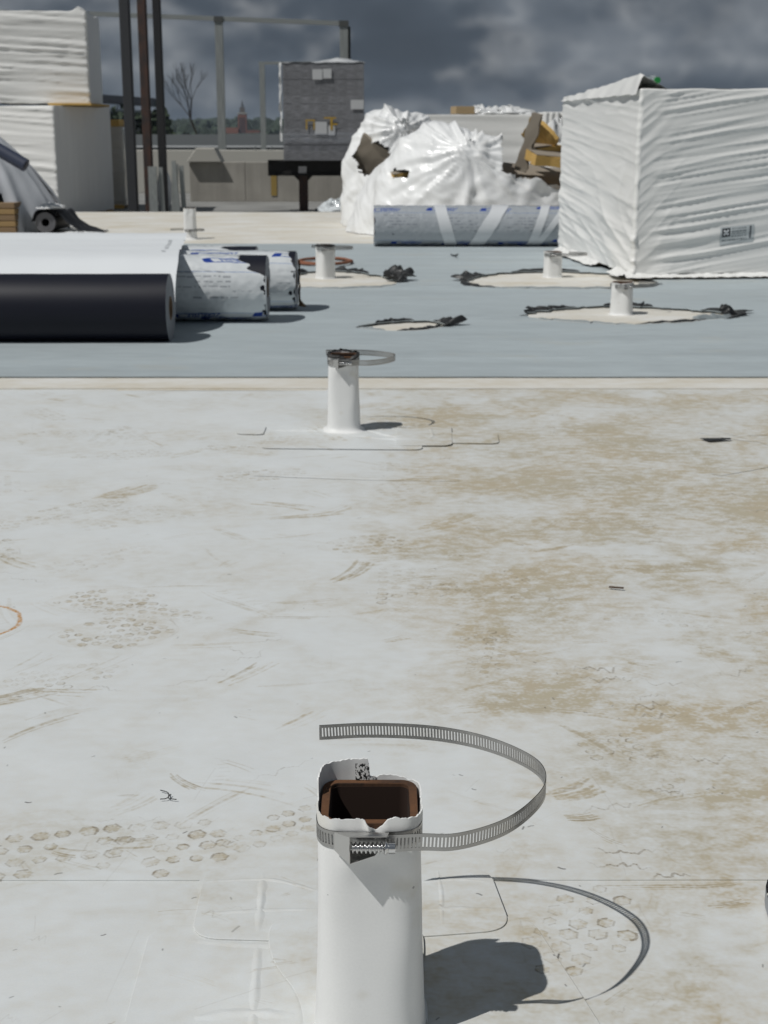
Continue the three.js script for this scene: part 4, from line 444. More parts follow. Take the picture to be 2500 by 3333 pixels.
// left stack on the lower roof
const ribs = (seed) => (side, s, y) => side === 0 || side === 3 ? 0.011 * crum(s, y, -0.05, 14, seed, 0.35) + 0.005 * crum(s, y, -0.04, 26, seed + 2, 0.5) + 0.012 * crease(s, y, -0.06, 13, seed + 6, 0.3) : 0.004 * noise(s * 14, y * 0.8, seed) + 0.012 * noise(s * 5, y * 0.7, seed + 4);
const cornerAt = (o, lx, lz, X, D) => { const c = Math.cos(o.rotation.y), s = Math.sin(o.rotation.y); o.position.x = X - (lx * c + lz * s); o.position.z = -D - (-lx * s + lz * c); };
{ const o = bundle('white film wrapped bundle, lower of the stack of two, one flank in shade', 0, 0, 1.2, 1.37, 1.3, -0.40, -0.15, ribs(3), { cell: 0.018, rc: 0.03, y0: 0.03 }); cornerAt(o, 0.6, 0.65, -4.17, 18.6); }
{ const o = bundle('white film wrapped bundle on top of its shaded twin, upper of the stack of two', 0, 0, 1.22, 1.115, 1.25, 0.06, 1.26, ribs(11), { cell: 0.018, rc: 0.03, y0: 0.0, peak: (x, z) => 0.02 * noise(x * 3, z * 3) + 0.06 * Math.exp(-(((x - 0.5) / 0.06) ** 2) - (((z - 0.5) / 0.2) ** 2)) }, filmWhite, false); cornerAt(o, 0.61, 0.625, -3.775, 19.0); }
{ const g = box(0.55, 0.028, 1.25, -4.0, 1.244, -19.42, 0.004); tag(part('foam_board', g, foamMat), 'yellow foam board sandwiched between the two stacked white bundles', 'foam board', 'yellow foam boards'); }
// paler wrapped pallet behind, between stack and steel columns
{ const o = bundle('clear wrapped pallet with yellow foam base behind the dark steel columns', -4.25, 21.0, 1.1, 1.12, 1.0, 0.1, -0.15, ribs(17), { cell: 0.035 }, MP(0.5, 0.475, 0.43, 0.22, { clearcoat: 0.6, clearcoatRoughness: 0.15 })); part('foam_cap', box(1.0, 0.10, 0.9, 0, 1.17, 0, 0.01), foamMat, o); }
// bundles behind the debris bags
{ const o = bundle('long white wrapped bundle with pleated end standing behind the debris bags', 1.07, 20, 1.95, 1.27, 1.2, 0, -0.15, (side, s, y) => side === 0 ? 0.016 * crum(s, y, 0.0, 11, 5, 0.4) : 0.01 * noise(s * 26, y * 0.5, 2), { cell: 0.03 }); }
{ const o = bundle('narrow vertically pleated bundle next to the big bundle, behind the foam scraps', 2.42, 19.7, 0.72, 1.30, 1.1, 0, -0.15, (side, s) => 0.011 * Math.sin(s * 95 + 2 * noise(s * 3, 1)) + 0.01 * noise(s * 8, 2), { cell: 0.012 }); }
{ const t = thing('cardboard_box', 'tan cardboard piece lying on the long bundle behind the debris bags', 'cardboard', [1.06, 1.135, 19.9], 0.2); part('box_body', box(0.26, 0.1, 0.3, 0, 0.05, 0, 0.006), M(0.34, 0.25, 0.14, 0.9), t); }
function crumple(name, label, cat, x, y, d, w, h, dep, seed, m, group) { const g = surf(46, 22, (u, v) => { const f = u * 6.2832, q = v * Math.PI / 2, r = 1 + 0.35 * noise(Math.cos(f) * 2.5, Math.sin(f) * 2.5 + v * 3, seed) + 0.16 * noise(Math.cos(f) * 7, Math.sin(f) * 7 + v * 8, seed + 1); return P(x + Math.cos(f) * Math.cos(q) * r * w / 2, y + Math.max(0, Math.sin(q) * h * (0.75 + 0.5 * noise(u * 14, v * 5, seed + 3))), d - Math.sin(f) * Math.cos(q) * r * dep / 2); }, true); return tag(part(name, g, m), label, cat, group); }
const filmGloss = MP(0.72, 0.73, 0.73, 0.22, { clearcoat: 0.5, clearcoatRoughness: 0.12 });
crumple('plastic_film_heap', 'white film crumpled on top of the long bundle behind the bags', 'plastic film', 1.62, 1.12, 19.75, 0.75, 0.12, 0.6, 4, filmGloss);
crumple('plastic_film_heap', 'grey white film heap along the back of the long bundle top', 'plastic film', 1.3, 1.12, 20.1, 0.6, 0.13, 0.5, 9, filmGloss);
crumple('plastic_film_heap', 'loose white film slumped between the foam scraps and big bundle', 'plastic film', 1.72, 0.50, 14.4, 0.7, 0.52, 0.6, 6, filmGloss);
crumple('plastic_film_heap', 'clear film heap on the lower roof beside the rusty stand leg', 'plastic film', -0.6, -0.15, 19.6, 0.55, 0.19, 0.5, 12, MP(0.62, 0.66, 0.68, 0.12, { clearcoat: 0.8 }));

// ------------------------------------------------------------------ debris bags: white film gathered to a knot, foam scraps inside
function bag(label, cx, d, ax, ad, H, knot, seed, hole, nP) {
  const t = thing('debris_bag', label, 'debris bag', [cx, 0.004, d], 0, 'white plastic debris bags');
  const kx = knot[0] - cx, ky = knot[1], kz = knot[2];
  const nu = 220, nv = 90;
  const base = (u, v) => { const f = u * 6.2832, q = v * Math.PI / 2, bulge = Math.pow(Math.cos(q), 0.72); const lump = 1 + 0.17 * noise(Math.cos(f) * 1.4, Math.sin(f) * 1.4 + v, seed); return new THREE.Vector3(Math.cos(f) * ax * bulge * lump, H * Math.pow(Math.sin(q), 0.92) * (1 + 0.12 * noise(Math.cos(f) * bulge * 1.6 + 3, Math.sin(f) * bulge * 1.6, seed + 2)), Math.sin(f) * ad * bulge * lump); };
  const fn = (u, v) => { const p = base(u, v); const dx = p.x - kx, dy = (p.y - ky) * 1.3, r = Math.hypot(dx, dy) + 1e-4, an = Math.atan2(dy, dx); const front = sst(-0.3, 0.2, p.z);
    const rg = 1 - 2 * Math.abs(noise(Math.cos(an) * nP * 0.10 + seed, Math.sin(an) * nP * 0.10 + r * 0.5, seed + 4)), pl = rg * Math.abs(rg) * (0.25 + 1.3 * clamp(0.4 + noise(Math.cos(an) * 2.1 + 9, Math.sin(an) * 2.1 + r * 0.7, seed))) + 0.25 * noise(Math.cos(an) * nP * 0.3, Math.sin(an) * nP * 0.3 + r, seed + 5);
    const env = sst(0.0, 0.12, r) * Math.exp(-r * 1.3) * 0.048 + 0.014; let o = pl * env * (0.25 + 0.75 * front) + 0.022 * noise(p.x * 4, p.y * 4 + p.z * 4, seed + 6) + 0.016 * (1 - 2 * Math.abs(noise(p.x * 4.2 + 3 + p.z, p.y * 4.2, seed + 8))) + 0.007 * (1 - 2 * Math.abs(noise(p.x * 11, p.y * 11 + p.z * 6, seed + 9))) + 0.0025 * noise(p.x * 20, p.y * 20, seed + 7);
    const pull = Math.exp(-((r / 0.14) ** 2)) * front; const n = new THREE.Vector3(p.x / ax / ax, p.y / H / H + 0.15, p.z / ad / ad).normalize();
    p.addScaledVector(n, o + 0.07 * pull); if (p.y < 0.002) p.y = 0.002; return p; };
  part('bag_film', surf(nu, nv, fn, true, (u, v) => { const p = base(u, v); return !hole(p.x + cx, p.y, p.z, noise(u * 40, v * 30, seed) * 0.03); }), filmBag, t);
  // the knot: twisted gather with a drooping tail and a flared tuft
  const kp = new THREE.CatmullRomCurve3([[kx + 0.01, ky + 0.09, kz + 0.03], [kx, ky, kz + 0.10], [kx - 0.01, ky - 0.09, kz + 0.12], [kx - 0.05, ky - 0.20, kz + 0.12]].map((p) => new THREE.Vector3(...p)));
  part('knot', surf(22, 26, (u, v) => { const f = u * 6.2832, c = kp.getPointAt(clamp(v)), r = (0.034 - 0.022 * Math.sin(Math.PI * clamp(v * 1.6)) + 0.026 * sst(0.45, 0.9, v) * sst(1.05, 0.9, v)) * (1 + 0.5 * noise(f * 2 + v * 6, v * 4, seed)) * (1 + 0.3 * Math.sin(f * 5 + v * 9)); return new THREE.Vector3(c.x + Math.cos(f) * r * 1.3, c.y + 0.02 * Math.sin(f), c.z + Math.sin(f) * r); }, true), filmBag, t);
  part('tuft', surf(30, 10, (u, v) => { const f = mix(0.4, 3.6, u), r = 0.02 + 0.075 * v * (1 + 0.5 * noise(u * 8, seed)); return new THREE.Vector3(kx + Math.cos(f) * r * 0.9, ky + 0.07 + Math.sin(f) * r * 0.8, kz + 0.05 + 0.04 * noise(u * 12, v * 2, seed) + 0.03 * v); }), filmBag, t);
  return t;
}
const filmBag = MP(0.80, 0.81, 0.81, 0.38, { clearcoat: 0.22, clearcoatRoughness: 0.2 });
bag('large white plastic debris bag knotted at the front, foam scraps bursting from it', 0.74, 13.25, 1.02, 0.72, 0.90, [0.735, 0.69, 0.42], 3, (x, y, z, j) => (x > 1.02 + j && y > 0.53 - 0.25 * (x - 1.1) + j && x < 1.75) || (x < 0.22 + j && x > 0.08 && y > 0.50 && y < 0.585 + j && z > 0), 30);
bag('torn white plastic debris bag sagging open over grey boards, left of the larger bag', 0.12, 14.6, 0.58, 0.55, 1.08, [0.18, 0.88, 0.30], 8, (x, y, z, j) => z > 0 && (Math.hypot((x + 0.10 + j) / 0.17, (y - 0.63 + j) / 0.17) < 1 || Math.hypot((x - 0.52) / 0.18, (y - 0.84 + j) / 0.12) < 1), 24);
function scrap(label, x, y, d, w, h, dep, rx, ry, rz, m = foamMat) { const t = thing('foam_scrap', label, 'foam scrap', [x, y, d], 0, 'foam board scraps spilling from the bags'); t.rotation.set(rx, ry, rz); const g = new THREE.BoxGeometry(w, h, dep, 12, 2, 10); const p = g.attributes.position; for (let i = 0; i < p.count; i++) { const X = p.getX(i), Y = p.getY(i), Z = p.getZ(i); p.setXYZ(i, X + Math.sign(X) * 0.03 * noise(Z * 9, 2 + x) * (Math.abs(X) > w * 0.49 ? 1 : 0), Y + 0.006 * noise(X * 12, Z * 12, 3), Z + (Math.abs(Z) > dep * 0.49 ? 0.03 * noise(X * 8, 5 + x) : 0)); } g.computeVertexNormals(); part('foam_core', g, m, t); part('facer', box(w * 0.97, 0.004, dep * 0.97, 0, h / 2 + 0.006, 0), facerMat, t); return t; }
scrap('tan faced foam strip standing upright out of the large bag', 1.28, 0.80, 13.0, 0.10, 0.035, 0.52, -1.35, 0.25, -0.42, facerMat);
scrap('yellow foam wedge leaning against the upright tan strip', 1.40, 0.86, 13.2, 0.30, 0.04, 0.34, -0.5, 0.2, -0.80);
scrap('thick broken yellow foam slab lying across the bag opening', 1.50, 0.675, 12.98, 0.46, 0.085, 0.34, 0.2, 0.25, -0.14);
scrap('small yellow foam scrap at the bundle side of the bag opening', 1.78, 0.73, 13.15, 0.3, 0.07, 0.4, 0.1, -0.3, 0.06);
scrap('yellow foam block on top of the slab, under the wedge', 1.42, 0.755, 13.15, 0.2, 0.06, 0.22, 0.1, 0.5, 0.1);
scrap('grey faced foam board deep inside the large bag opening', 1.4, 0.50, 13.2, 0.8, 0.05, 0.5, 0.3, 0.1, -0.15, facerMat);
scrap('yellow foam corner poking through a slit of the large bag', 0.15, 0.535, 12.98, 0.2, 0.09, 0.3, 0.2, 0.2, 0.12);
scrap('grey faced board leaning inside the torn bag', -0.10, 0.58, 14.35, 0.42, 0.03, 0.5, -0.95, 0.3, -0.5, facerMat);
scrap('brown grey board flat inside the torn bag', 0.02, 0.47, 14.4, 0.5, 0.03, 0.4, 0.5, -0.2, 0.35, facerMat);
scrap('grey board edge showing in the gap between the two bags', 0.50, 0.83, 14.45, 0.34, 0.03, 0.4, -0.4, 0.5, -0.35, facerMat);
scrap('yellow foam bit in the gap between the two bags', 0.55, 0.80, 14.1, 0.18, 0.06, 0.22, 0.2, 0.5, -0.3);

// ------------------------------------------------------------------ left clutter: tarp over foam, blue roll, black offcut
{ const t = thing('plastic_tarp', 'grey plastic tarp draped over a pile of foam boards', 'tarp', [-4.05, 0.016, 13.75], 0);
  const tm = MP(0.52, 0.54, 0.57, 0.36, { clearcoat: 0.3, clearcoatRoughness: 0.3 });
  const ridgeF = (f, v) => 1 - 2 * Math.abs(noise(Math.cos(f) * 3.1 + 2, Math.sin(f) * 3.1 + v * 0.25, 3));
  part('tarp_sheet', surf(180, 60, (u, v) => { const f = u * 6.2832, q = 1 - v, prof = Math.pow(v, 0.75), r = (0.10 + 0.86 * Math.pow(q, 0.62)) * (1 + (0.10 * ridgeF(f, v) + 0.05 * noise(f * 5, v * 2, 4)) * q) + 0.10 * sst(0.12, 0, v) * noise(f * 4, 2); return new THREE.Vector3(Math.cos(f) * r, 1.02 * prof + 0.02 * noise(Math.cos(f) * 4, Math.sin(f) * 4 + v * 5, 6) * q, Math.sin(f) * r * 0.85); }, true, (u, v) => !(v < 0.24 && u > 0.135 && u < 0.33)), tm, t);
  part('tarp_crown', new THREE.SphereGeometry(0.12, 16, 8).scale(1, 0.3, 1).translate(0, 1.01, 0), tm, t); }
for (let k = 0; k < 5; k++) { const g = box(0.95, 0.048, 0.5, -3.80 + 0.02 * noise(k, 3), 0.045 + k * 0.054, -13.30 + 0.02 * noise(k, 7), 0.006); tag(part('foam_board', g, k % 2 ? M(0.30, 0.20, 0.09, 0.9) : M(0.22, 0.15, 0.085, 0.9)), `${['lowest', 'second lowest', 'middle', 'second highest', 'topmost'][k]} foam board of the pile under the grey tarp`, 'foam board', 'yellow foam boards'); }
{ const t = thing('blue_roll', 'dark blue roll lying slanted on the grey tarp', 'roll', [-3.30, 0.685, 12.98]); const a = new THREE.Vector3(-0.24, 0.13, -0.05), b = new THREE.Vector3(0.125, -0.07, 0.03); part('roll_body', rod(a, b, 0.058, 0.058, 28), M(0.026, 0.035, 0.066, 0.6), t); part('core', rod(b.clone().add(new THREE.Vector3(-0.004, 0.002, 0)), b.clone().add(new THREE.Vector3(0.006, -0.0032, 0.0005)), 0.03, 0.03, 20), M(0.05, 0.05, 0.06, 0.8), t); }
{ const t = thing('rubber_roll', 'small dark roll end-on under black sheeting beside the tarp', 'membrane roll', [-3.055, 0.112, 13.05]); const mk = (r, z0, z1) => { const g = new THREE.CylinderGeometry(r, r, z1 - z0, 40, 1, true); g.rotateX(Math.PI / 2); g.translate(0, 0, (z0 + z1) / 2); return g; }; part('roll_body', mk(0.092, -0.7, 0), M(0.02, 0.02, 0.022, 0.6), t); const e = rollEnd(0.092, 0.036, 0, 1, 8); e.rotateY(-Math.PI / 2); part('roll_end', e, M(0.12, 0.12, 0.13, 0.6), t); part('core', mk(0.036, -0.7, -0.002), M(0.008, 0.008, 0.01, 0.9), t); }
{ const g = surf(40, 40, (u, v) => { const x = mix(-3.2, -2.60, u), d = mix(13.02, 13.6, v), dx = x + 3.055; let y = dx < 0.1 ? Math.sqrt(Math.max(0, 0.011 - dx * dx)) + 0.125 : 0.235 * sst(0.42, 0.06, dx - 0.02 * noise(v * 6, 2)) * (1 - 0.4 * sst(0.06, 0.2, dx)) + 0.014; y += 0.018 * noise(u * 5, v * 5, 2); return P(x + 0.04 * noise(v * 3, u * 3), Math.max(0.012, y), d + 0.03 * noise(u * 6, 3)); }); tag(part('black_sheeting', g, M(0.012, 0.013, 0.016, 0.55)), 'black rubber sheeting thrown over the small dark roll', 'rubber sheet'); }
crumple('plastic_film_heap', 'bright white film scrap on the black sheeting beside the tarp', 'plastic film', -3.02, 0.235, 13.15, 0.24, 0.05, 0.25, 3, filmGloss); crumple('plastic_film_heap', 'flattened white film on the roof in front of the black sheeting', 'plastic film', -2.72, 0.012, 12.9, 0.55, 0.03, 0.3, 15, filmGloss);

// ------------------------------------------------------------------ steel columns, stored studs, frame, stand and crate
const colTex = tileable(256, 1, (x, y) => { const a = wrapN((p, q) => fbm(p * 10, q * 4, 5, 3), x, y, 1), k = clamp(0.4 + a * 1.4); return [mix(0.028, 0.075, k), mix(0.024, 0.036, k), mix(0.024, 0.025, k)]; });
const colMats = [M(0.034, 0.036, 0.040, 0.5), new THREE.MeshStandardMaterial({ map: colTex, roughness: 0.75, side: THREE.DoubleSide }), M(0.012, 0.0125, 0.014, 0.55)];
function hollow(w, h) { const s = sqRing(w / 2, w * 0.13); const hl = sqRing(w / 2 - 0.008, w * 0.09); s.holes.push(new THREE.Path(hl.getPoints(4))); const g = new THREE.ExtrudeGeometry(s, { depth: h, bevelEnabled: false, curveSegments: 4 }); g.rotateX(-Math.PI / 2); return g; }
[[-3.265, 18.9, 0.128, 'dark grey square steel column nearest the stacked white bundles'], [-3.055, 18.95, 0.112, 'rusty brown square steel column between the dark grey and black ones'], [-2.853, 18.85, 0.10, 'black square steel column beside the upright galvanised studs']].forEach(([x, d, w, l], i) => { const t = thing('steel_column', l, 'column', [x, -0.15, d], 0, 'dark steel columns'); part('shaft', hollow(w, 4.2), colMats[i], t); part('base_plate', box(w * 1.9, 0.02, w * 1.9, 0, 0.012, 0), colMats[i], t); });
const galv = new THREE.MeshStandardMaterial({ map: tileable(256, 1, (x, y) => { const a = wrapN((p, q) => fbm(p * 9, q * 9, 4, 3), x, y, 1), k = 0.30 * (1 + 0.45 * a); return [k * 0.96, k * 1.02, k]; }), roughness: 0.55, metalness: 0.35, side: THREE.DoubleSide });
function channel(w, dep, h, th = 0.004) { return join([box(w, h, th, 0, h / 2, 0), box(th, h, dep, -w / 2 + th / 2, h / 2, -dep / 2 - th / 2 - 0.0002), box(th, h, dep, w / 2 - th / 2, h / 2, -dep / 2 - th / 2 - 0.0002)]); }
[[-2.925, 18.42, 0.105, 0.63, 0, 'wide galvanised stud upright before the black column'], [-2.815, 18.46, 0.05, 0.62, 0.02, 'narrow shaded galvanised stud next to the wide one'], [-2.68, 18.5, 0.075, 0.66, -0.05, 'galvanised stud leaning slightly, behind the narrow one'], [-2.61, 18.4, 0.05, 0.70, 0.06, 'tallest thin galvanised stud of the upright group'], [-2.545, 18.45, 0.055, 0.64, 0.03, 'outermost galvanised stud toward the concrete wall']].forEach(([x, d, w, h, lean, l]) => { const g = channel(w, 0.04, h); const o = part('metal_stud', g, galv); o.position.set(x, -0.148, -d); o.rotation.z = lean; tag(o, l, 'metal stud', 'upright galvanised studs'); });
tag(part('plastic_sack', surf(24, 16, (u, v) => { const f = u * 6.2832, r = 0.10 * Math.pow(Math.sin(Math.PI * (0.08 + 0.86 * v)), 0.6) * (1 + 0.3 * noise(Math.cos(f) * 2, Math.sin(f) * 2 + v * 4, 3)); return P(-3.05 + Math.cos(f) * r, -0.15 + 0.56 * v, 20.2 - Math.sin(f) * r); }, true), filmGloss), 'white sack standing behind the rusty brown column', 'sack');
{ const t = thing('steel_gantry', 'tall galvanised steel frame of posts and a top rail against the sky', 'gantry', [0, -0.15, 0]); const y0 = 0; for (const [x, h, w] of [[-5.99, 3.30, 0.16], [-3.31, 3.21, 0.155], [-0.805, 3.13, 0.165]]) { part('post', box(w, h, 0.12, x, h / 2, -30), galv, t); part('joint', box(w * 1.15, 0.11, 0.16, x, h + 0.02, -30), M(0.07, 0.075, 0.072, 0.7), t); } part('top_rail', beam(P(-6.1, 3.345, 30), P(-0.72, 3.15, 30), 0.09, 0.085), galv, t); part('post', box(0.05, 3.1, 0.12, -0.70, 1.55, -30.1), M(0.05, 0.055, 0.05, 0.7), t); }
{ const t = thing('steel_gantry', 'lower galvanised frame standing behind the wrapped block crate', 'gantry', [0, -0.15, 0]); for (const x of [-3.12, -7.36]) part('post', box(0.135, 2.72, 0.11, x, 1.36, -38), galv, t); part('top_rail', beam(P(-3.2, 2.755, 38), P(-0.6, 2.755, 38), 0.07, 0.07), galv, t); part('post', box(0.135, 2.72, 0.11, -0.7, 1.36, -38), galv, t); }
const ironMat = M(0.011, 0.010, 0.010, 0.7);
{ const t = thing('steel_stand', 'black steel beam stand with a rusty leg carrying the wrapped crate', 'stand', [0, -0.15, 20]); part('beam', join([box(1.72, 0.02, 0.3, -0.72, 0.672, 0), box(1.72, 0.165, 0.02, -0.72, 0.579, 0.1), box(1.72, 0.02, 0.3, -0.72, 0.486, 0), box(1.72, 0.16, 0.02, -0.72, 0.579, -0.12)]), ironMat, t); part('leg', box(0.118, 0.475, 0.118, -1.105, 0.2375, 0), colMats[1], t); part('leg', box(0.118, 0.475, 0.118, -0.05, 0.2375, 0), colMats[1], t); for (const s of [-1, 1]) { const b = new THREE.Shape(); b.moveTo(0, 0); b.lineTo(s * 0.07, 0); b.lineTo(0, -0.07); const g = new THREE.ExtrudeGeometry(b, { depth: 0.08, bevelEnabled: false }); g.translate(-1.105 + s * 0.0595, 0.4745, -0.04); part('bracket', g, ironMat, t); } part('tag', box(0.11, 0.09, 0.004, -1.11, 0.555, 0.1145), M(0.5, 0.5, 0.52, 0.6), t); }
{ const t = thing('wrapped_crate', 'grey stacked blocks shrink wrapped on a stand, white film peak on top', 'crate', [-0.81, 0.532, 20], 0.03);
  const lay = [0, 1, 2].map((s) => new THREE.MeshPhysicalMaterial({ map: tileable(256, 1, (x, y) => { const a = wrapN((p, q) => fbm(p * 9, q * 30, 4, s), x, y, 1), b = noise(x * 60, y * 70, s + 3), k = (0.165 + 0.012 * s) * (1 + 1.7 * a + 0.8 * b); return [k * 0.98, k, k * 1.07]; }), roughness: 0.5, clearcoat: 0.5, clearcoatRoughness: 0.2, side: THREE.DoubleSide })); const r = rngOf(12);
  const bg = box(1.07, 0.103, 1.05, 0, 0, 0, 0.003); for (let k = 0; k < 12; k++) { const o = part('block_layer', bg, lay[Math.floor(r() * 3)], t); o.position.set((r() - 0.5) * 0.014, 0.055 + k * 0.1035, (r() - 0.5) * 0.01); }
  part('film_peak', surf(24, 24, (u, v) => new THREE.Vector3((u - 0.5) * 1.09, 1.25 + 0.09 * Math.max(0, 1 - Math.hypot((u - 0.68) * 2.3, (v - 0.5) * 2)) + 0.012 * noise(u * 8, v * 8), (v - 0.5) * 1.07)), filmGloss, t);
  const lm = M(0.50, 0.51, 0.52, 0.5); for (const [x, y, w, h] of [[-0.08, 1.10, 0.13, 0.13], [0.05, 1.11, 0.11, 0.12], [0.44, 0.72, 0.17, 0.12], [0.42, 0.10, 0.155, 0.12], [-0.04, 0.42, 0.16, 0.16], [0.10, 0.39, 0.09, 0.12]]) part('paper_label', box(w, h, 0.003, x, y, 0.543), lm, t);
  const ym = M(0.42, 0.27, 0.04, 0.6); for (const [x, y, w, h] of [[0.08, 0.55, 0.16, 0.02], [0.10, 0.47, 0.03, 0.15], [0.14, 0.47, 0.08, 0.02], [-0.18, 0.52, 0.13, 0.018], [-0.23, 0.46, 0.018, 0.12], [-0.13, 0.45, 0.018, 0.1]]) part('paint_mark', box(w, h, 0.002, x, y, 0.5485), ym, t);
  const fl = MP(0.9, 0.92, 0.95, 0.12, { transmission: 0.92, thickness: 0 }); part('wrap_band', surf(50, 6, (u, v) => new THREE.Vector3(-0.55 + 1.1 * u, 0.24 + 0.12 * v + 0.02 * noise(u * 5, v * 2) , 0.556 + 0.006 * noise(u * 16, v * 5)), false), fl, t);
  part('film_fold', surf(6, 40, (u, v) => new THREE.Vector3(-0.553 - 0.03 * u * (1 + noise(v * 8, 2)), 0.25 + 1.0 * v, 0.52 + 0.03 * noise(v * 9, u)), false), filmGloss, t); }
const concTex = tileable(512, 3, (x, y) => { const a = wrapN((p, q) => fbm(p * 1.2, q * 1.6, 5, 3), x, y, 3), b = wrapN((p, q) => fbm(p * 7, q * 1.2, 4, 7), x, y, 3), c = noise(x * 50, y * 50, 1), k = 0.30 * (1 + 0.3 * a + 0.22 * b + 0.05 * c); return [k * 1.03, k * 0.98, k * 0.88]; });
const conc = new THREE.MeshStandardMaterial({ map: concTex, roughness: 0.9, side: THREE.DoubleSide }), concL = M(0.44, 0.43, 0.39, 0.9);
function uvBox(g) { const p = g.attributes.position, n = g.attributes.normal, uv = g.attributes.uv; for (let i = 0; i < p.count; i++) { const ax = Math.abs(n.getX(i)), ay = Math.abs(n.getY(i)); uv.setXY(i, (ax > 0.7 ? p.getZ(i) : p.getX(i)) / 3, (ay > 0.7 ? p.getZ(i) : p.getY(i)) / 3); } return g; }
{ const t = thing('concrete_wall', 'low stained concrete wall panels behind the steel stand', 'wall', [0, -0.15, 0]); for (let k = 0; k < 7; k++) { const g = uvBox(box(0.868, 0.60, 0.2, -2.60 + k * 0.872, 0.30, -22.85, 0.008)); part('wall_panel', g, conc, t); } part('yellow_stripe', box(0.09, 0.38, 0.004, -1.72, 0.28, -22.742), M(0.30, 0.21, 0.06, 0.8), t); }
{ const s = new THREE.Shape(); s.moveTo(-0.22, 0); s.lineTo(0.30, 0); s.lineTo(0.20, 0.19); s.lineTo(-0.07, 0.19); const g = new THREE.ExtrudeGeometry(s, { depth: 0.5, bevelEnabled: true, bevelSize: 0.01, bevelThickness: 0.01, bevelSegments: 1 }); const o = part('concrete_block', g, concL); o.position.set(-2.83, 0.461, -23.15); tag(o, 'pale wedge shaped concrete block lying on the low concrete wall', 'concrete block'); }
{ const t = thing('concrete_ledge', 'long pale concrete ledge running behind the low wall', 'ledge', [0, -0.15, 0]); part('ledge_body', uvBox(box(9, 0.74, 0.5, -1.0, 0.37, -26.3, 0.01)), concL, t); for (const x of [-2.3, -2.0, -1.75, -1.5]) part('anchor_bolt', rod(P(x, 0.74, 26.2), P(x, 0.80, 26.2), 0.02, 0.02, 6), M(0.12, 0.13, 0.13, 0.6), t); }
{ const t = thing('parapet', 'far grey roof parapet with bright white coping line', 'parapet', [0, -0.15, 0]); part('parapet_wall', uvBox(box(60, 0.60, 0.3, -6, 0.30, -45, 0)), M(0.13, 0.14, 0.145, 0.85), t); part('coping', box(60, 0.05, 0.36, -6, 0.6255, -45), M(0.55, 0.57, 0.58, 0.5), t); part('upper_wall', box(60, 0.3, 0.25, -6, 0.83, -47), M(0.20, 0.215, 0.22, 0.85), t); part('upper_wall_base', box(60, 0.68, 0.25, -6, 0.34, -47), M(0.20, 0.215, 0.22, 0.85), t); }
tag(crumple('green_sheeting', 'dark green scrap of sheeting on the lower roof behind the tall stub', 'sheeting', -2.35, -0.148, 18.4, 0.55, 0.05, 0.2, 5, M(0.03, 0.07, 0.06, 0.7)), 'dark green scrap of sheeting on the lower roof by the galvanised studs', 'sheeting');
tag(crumple('dark_scrap', 'x', 'scrap', -1.75, -0.148, 18.5, 0.16, 0.06, 0.12, 7, M(0.02, 0.022, 0.02, 0.7)), 'small dark scrap lying on the lower roof before the yellow stripe', 'scrap');

// ------------------------------------------------------------------ small loose things on the near roof
{ const c = new THREE.CatmullRomCurve3(Array.from({ length: 60 }, (_, k) => { const f = k / 60 * Math.PI * 2 * 2, r = 0.185 + 0.014 * Math.sin(f * 0.6) + 0.012 * noise(k * 0.3, 3); return P(-0.41 + Math.cos(f) * r, 0.024 + 0.012 * k / 60, 10.05 + Math.sin(f) * r * 1.35); })); tag(part('orange_cord', new THREE.TubeGeometry(c, 320, 0.009, 8), M(0.23, 0.088, 0.045, 0.75)), 'coiled rusty orange cord lying behind the dark rimmed stub', 'cord'); }
{ const c = [[[0.50, 10.75], [0.51, 10.6], [0.53, 10.45]], [[0.505, 10.66], [0.53, 10.62], [0.55, 10.63]]].map((l) => new THREE.TubeGeometry(new THREE.CatmullRomCurve3(l.map((p, i) => P(p[0], 0.018 + 0.006 * i, p[1]))), 10, 0.005, 5)); tag(part('dark_strap', join(c), M(0.05, 0.055, 0.055, 0.8)), 'short dark strap end on the grey sheet before the shrink wrapped roll', 'strap'); }
{ const s = new THREE.Shape(); s.moveTo(-0.045, 0.012); s.lineTo(-0.026, -0.03); s.lineTo(0.045, -0.006); s.lineTo(0.045, 0.008); const g = new THREE.ExtrudeGeometry(s, { depth: 0.0015, bevelEnabled: false }); g.rotateX(-Math.PI / 2); g.rotateZ(0.02); const o = part('membrane_offcut', g, M(0.02, 0.021, 0.022, 0.6)); o.position.set(1.0, 0.0066, -4.19); tag(o, 'small black triangular membrane offcut on the dirty white sheet', 'offcut'); }
{ const g = beam(P(0.458, 0.006, 2.752), P(0.486, 0.007, 2.742), 0.004, 0.003); tag(part('wood_splinter', g, M(0.09, 0.06, 0.04, 0.9)), 'small brown wood splinter on the clay stained sheet', 'splinter'); }
{ const c = [[[-0.315, 1.83], [-0.303, 1.822], [-0.300, 1.805]], [[-0.300, 1.805], [-0.296, 1.803], [-0.288, 1.801]], [[-0.311, 1.802], [-0.303, 1.804], [-0.298, 1.817]]].map((l) => new THREE.TubeGeometry(new THREE.CatmullRomCurve3(l.map((p) => P(p[0], 0.0052, p[1]))), 12, 0.0007, 5)); tag(part('dry_twig', join(c), M(0.03, 0.03, 0.028, 0.9)), 'thin dark dry twig on the white sheet by boot prints', 'twig'); }
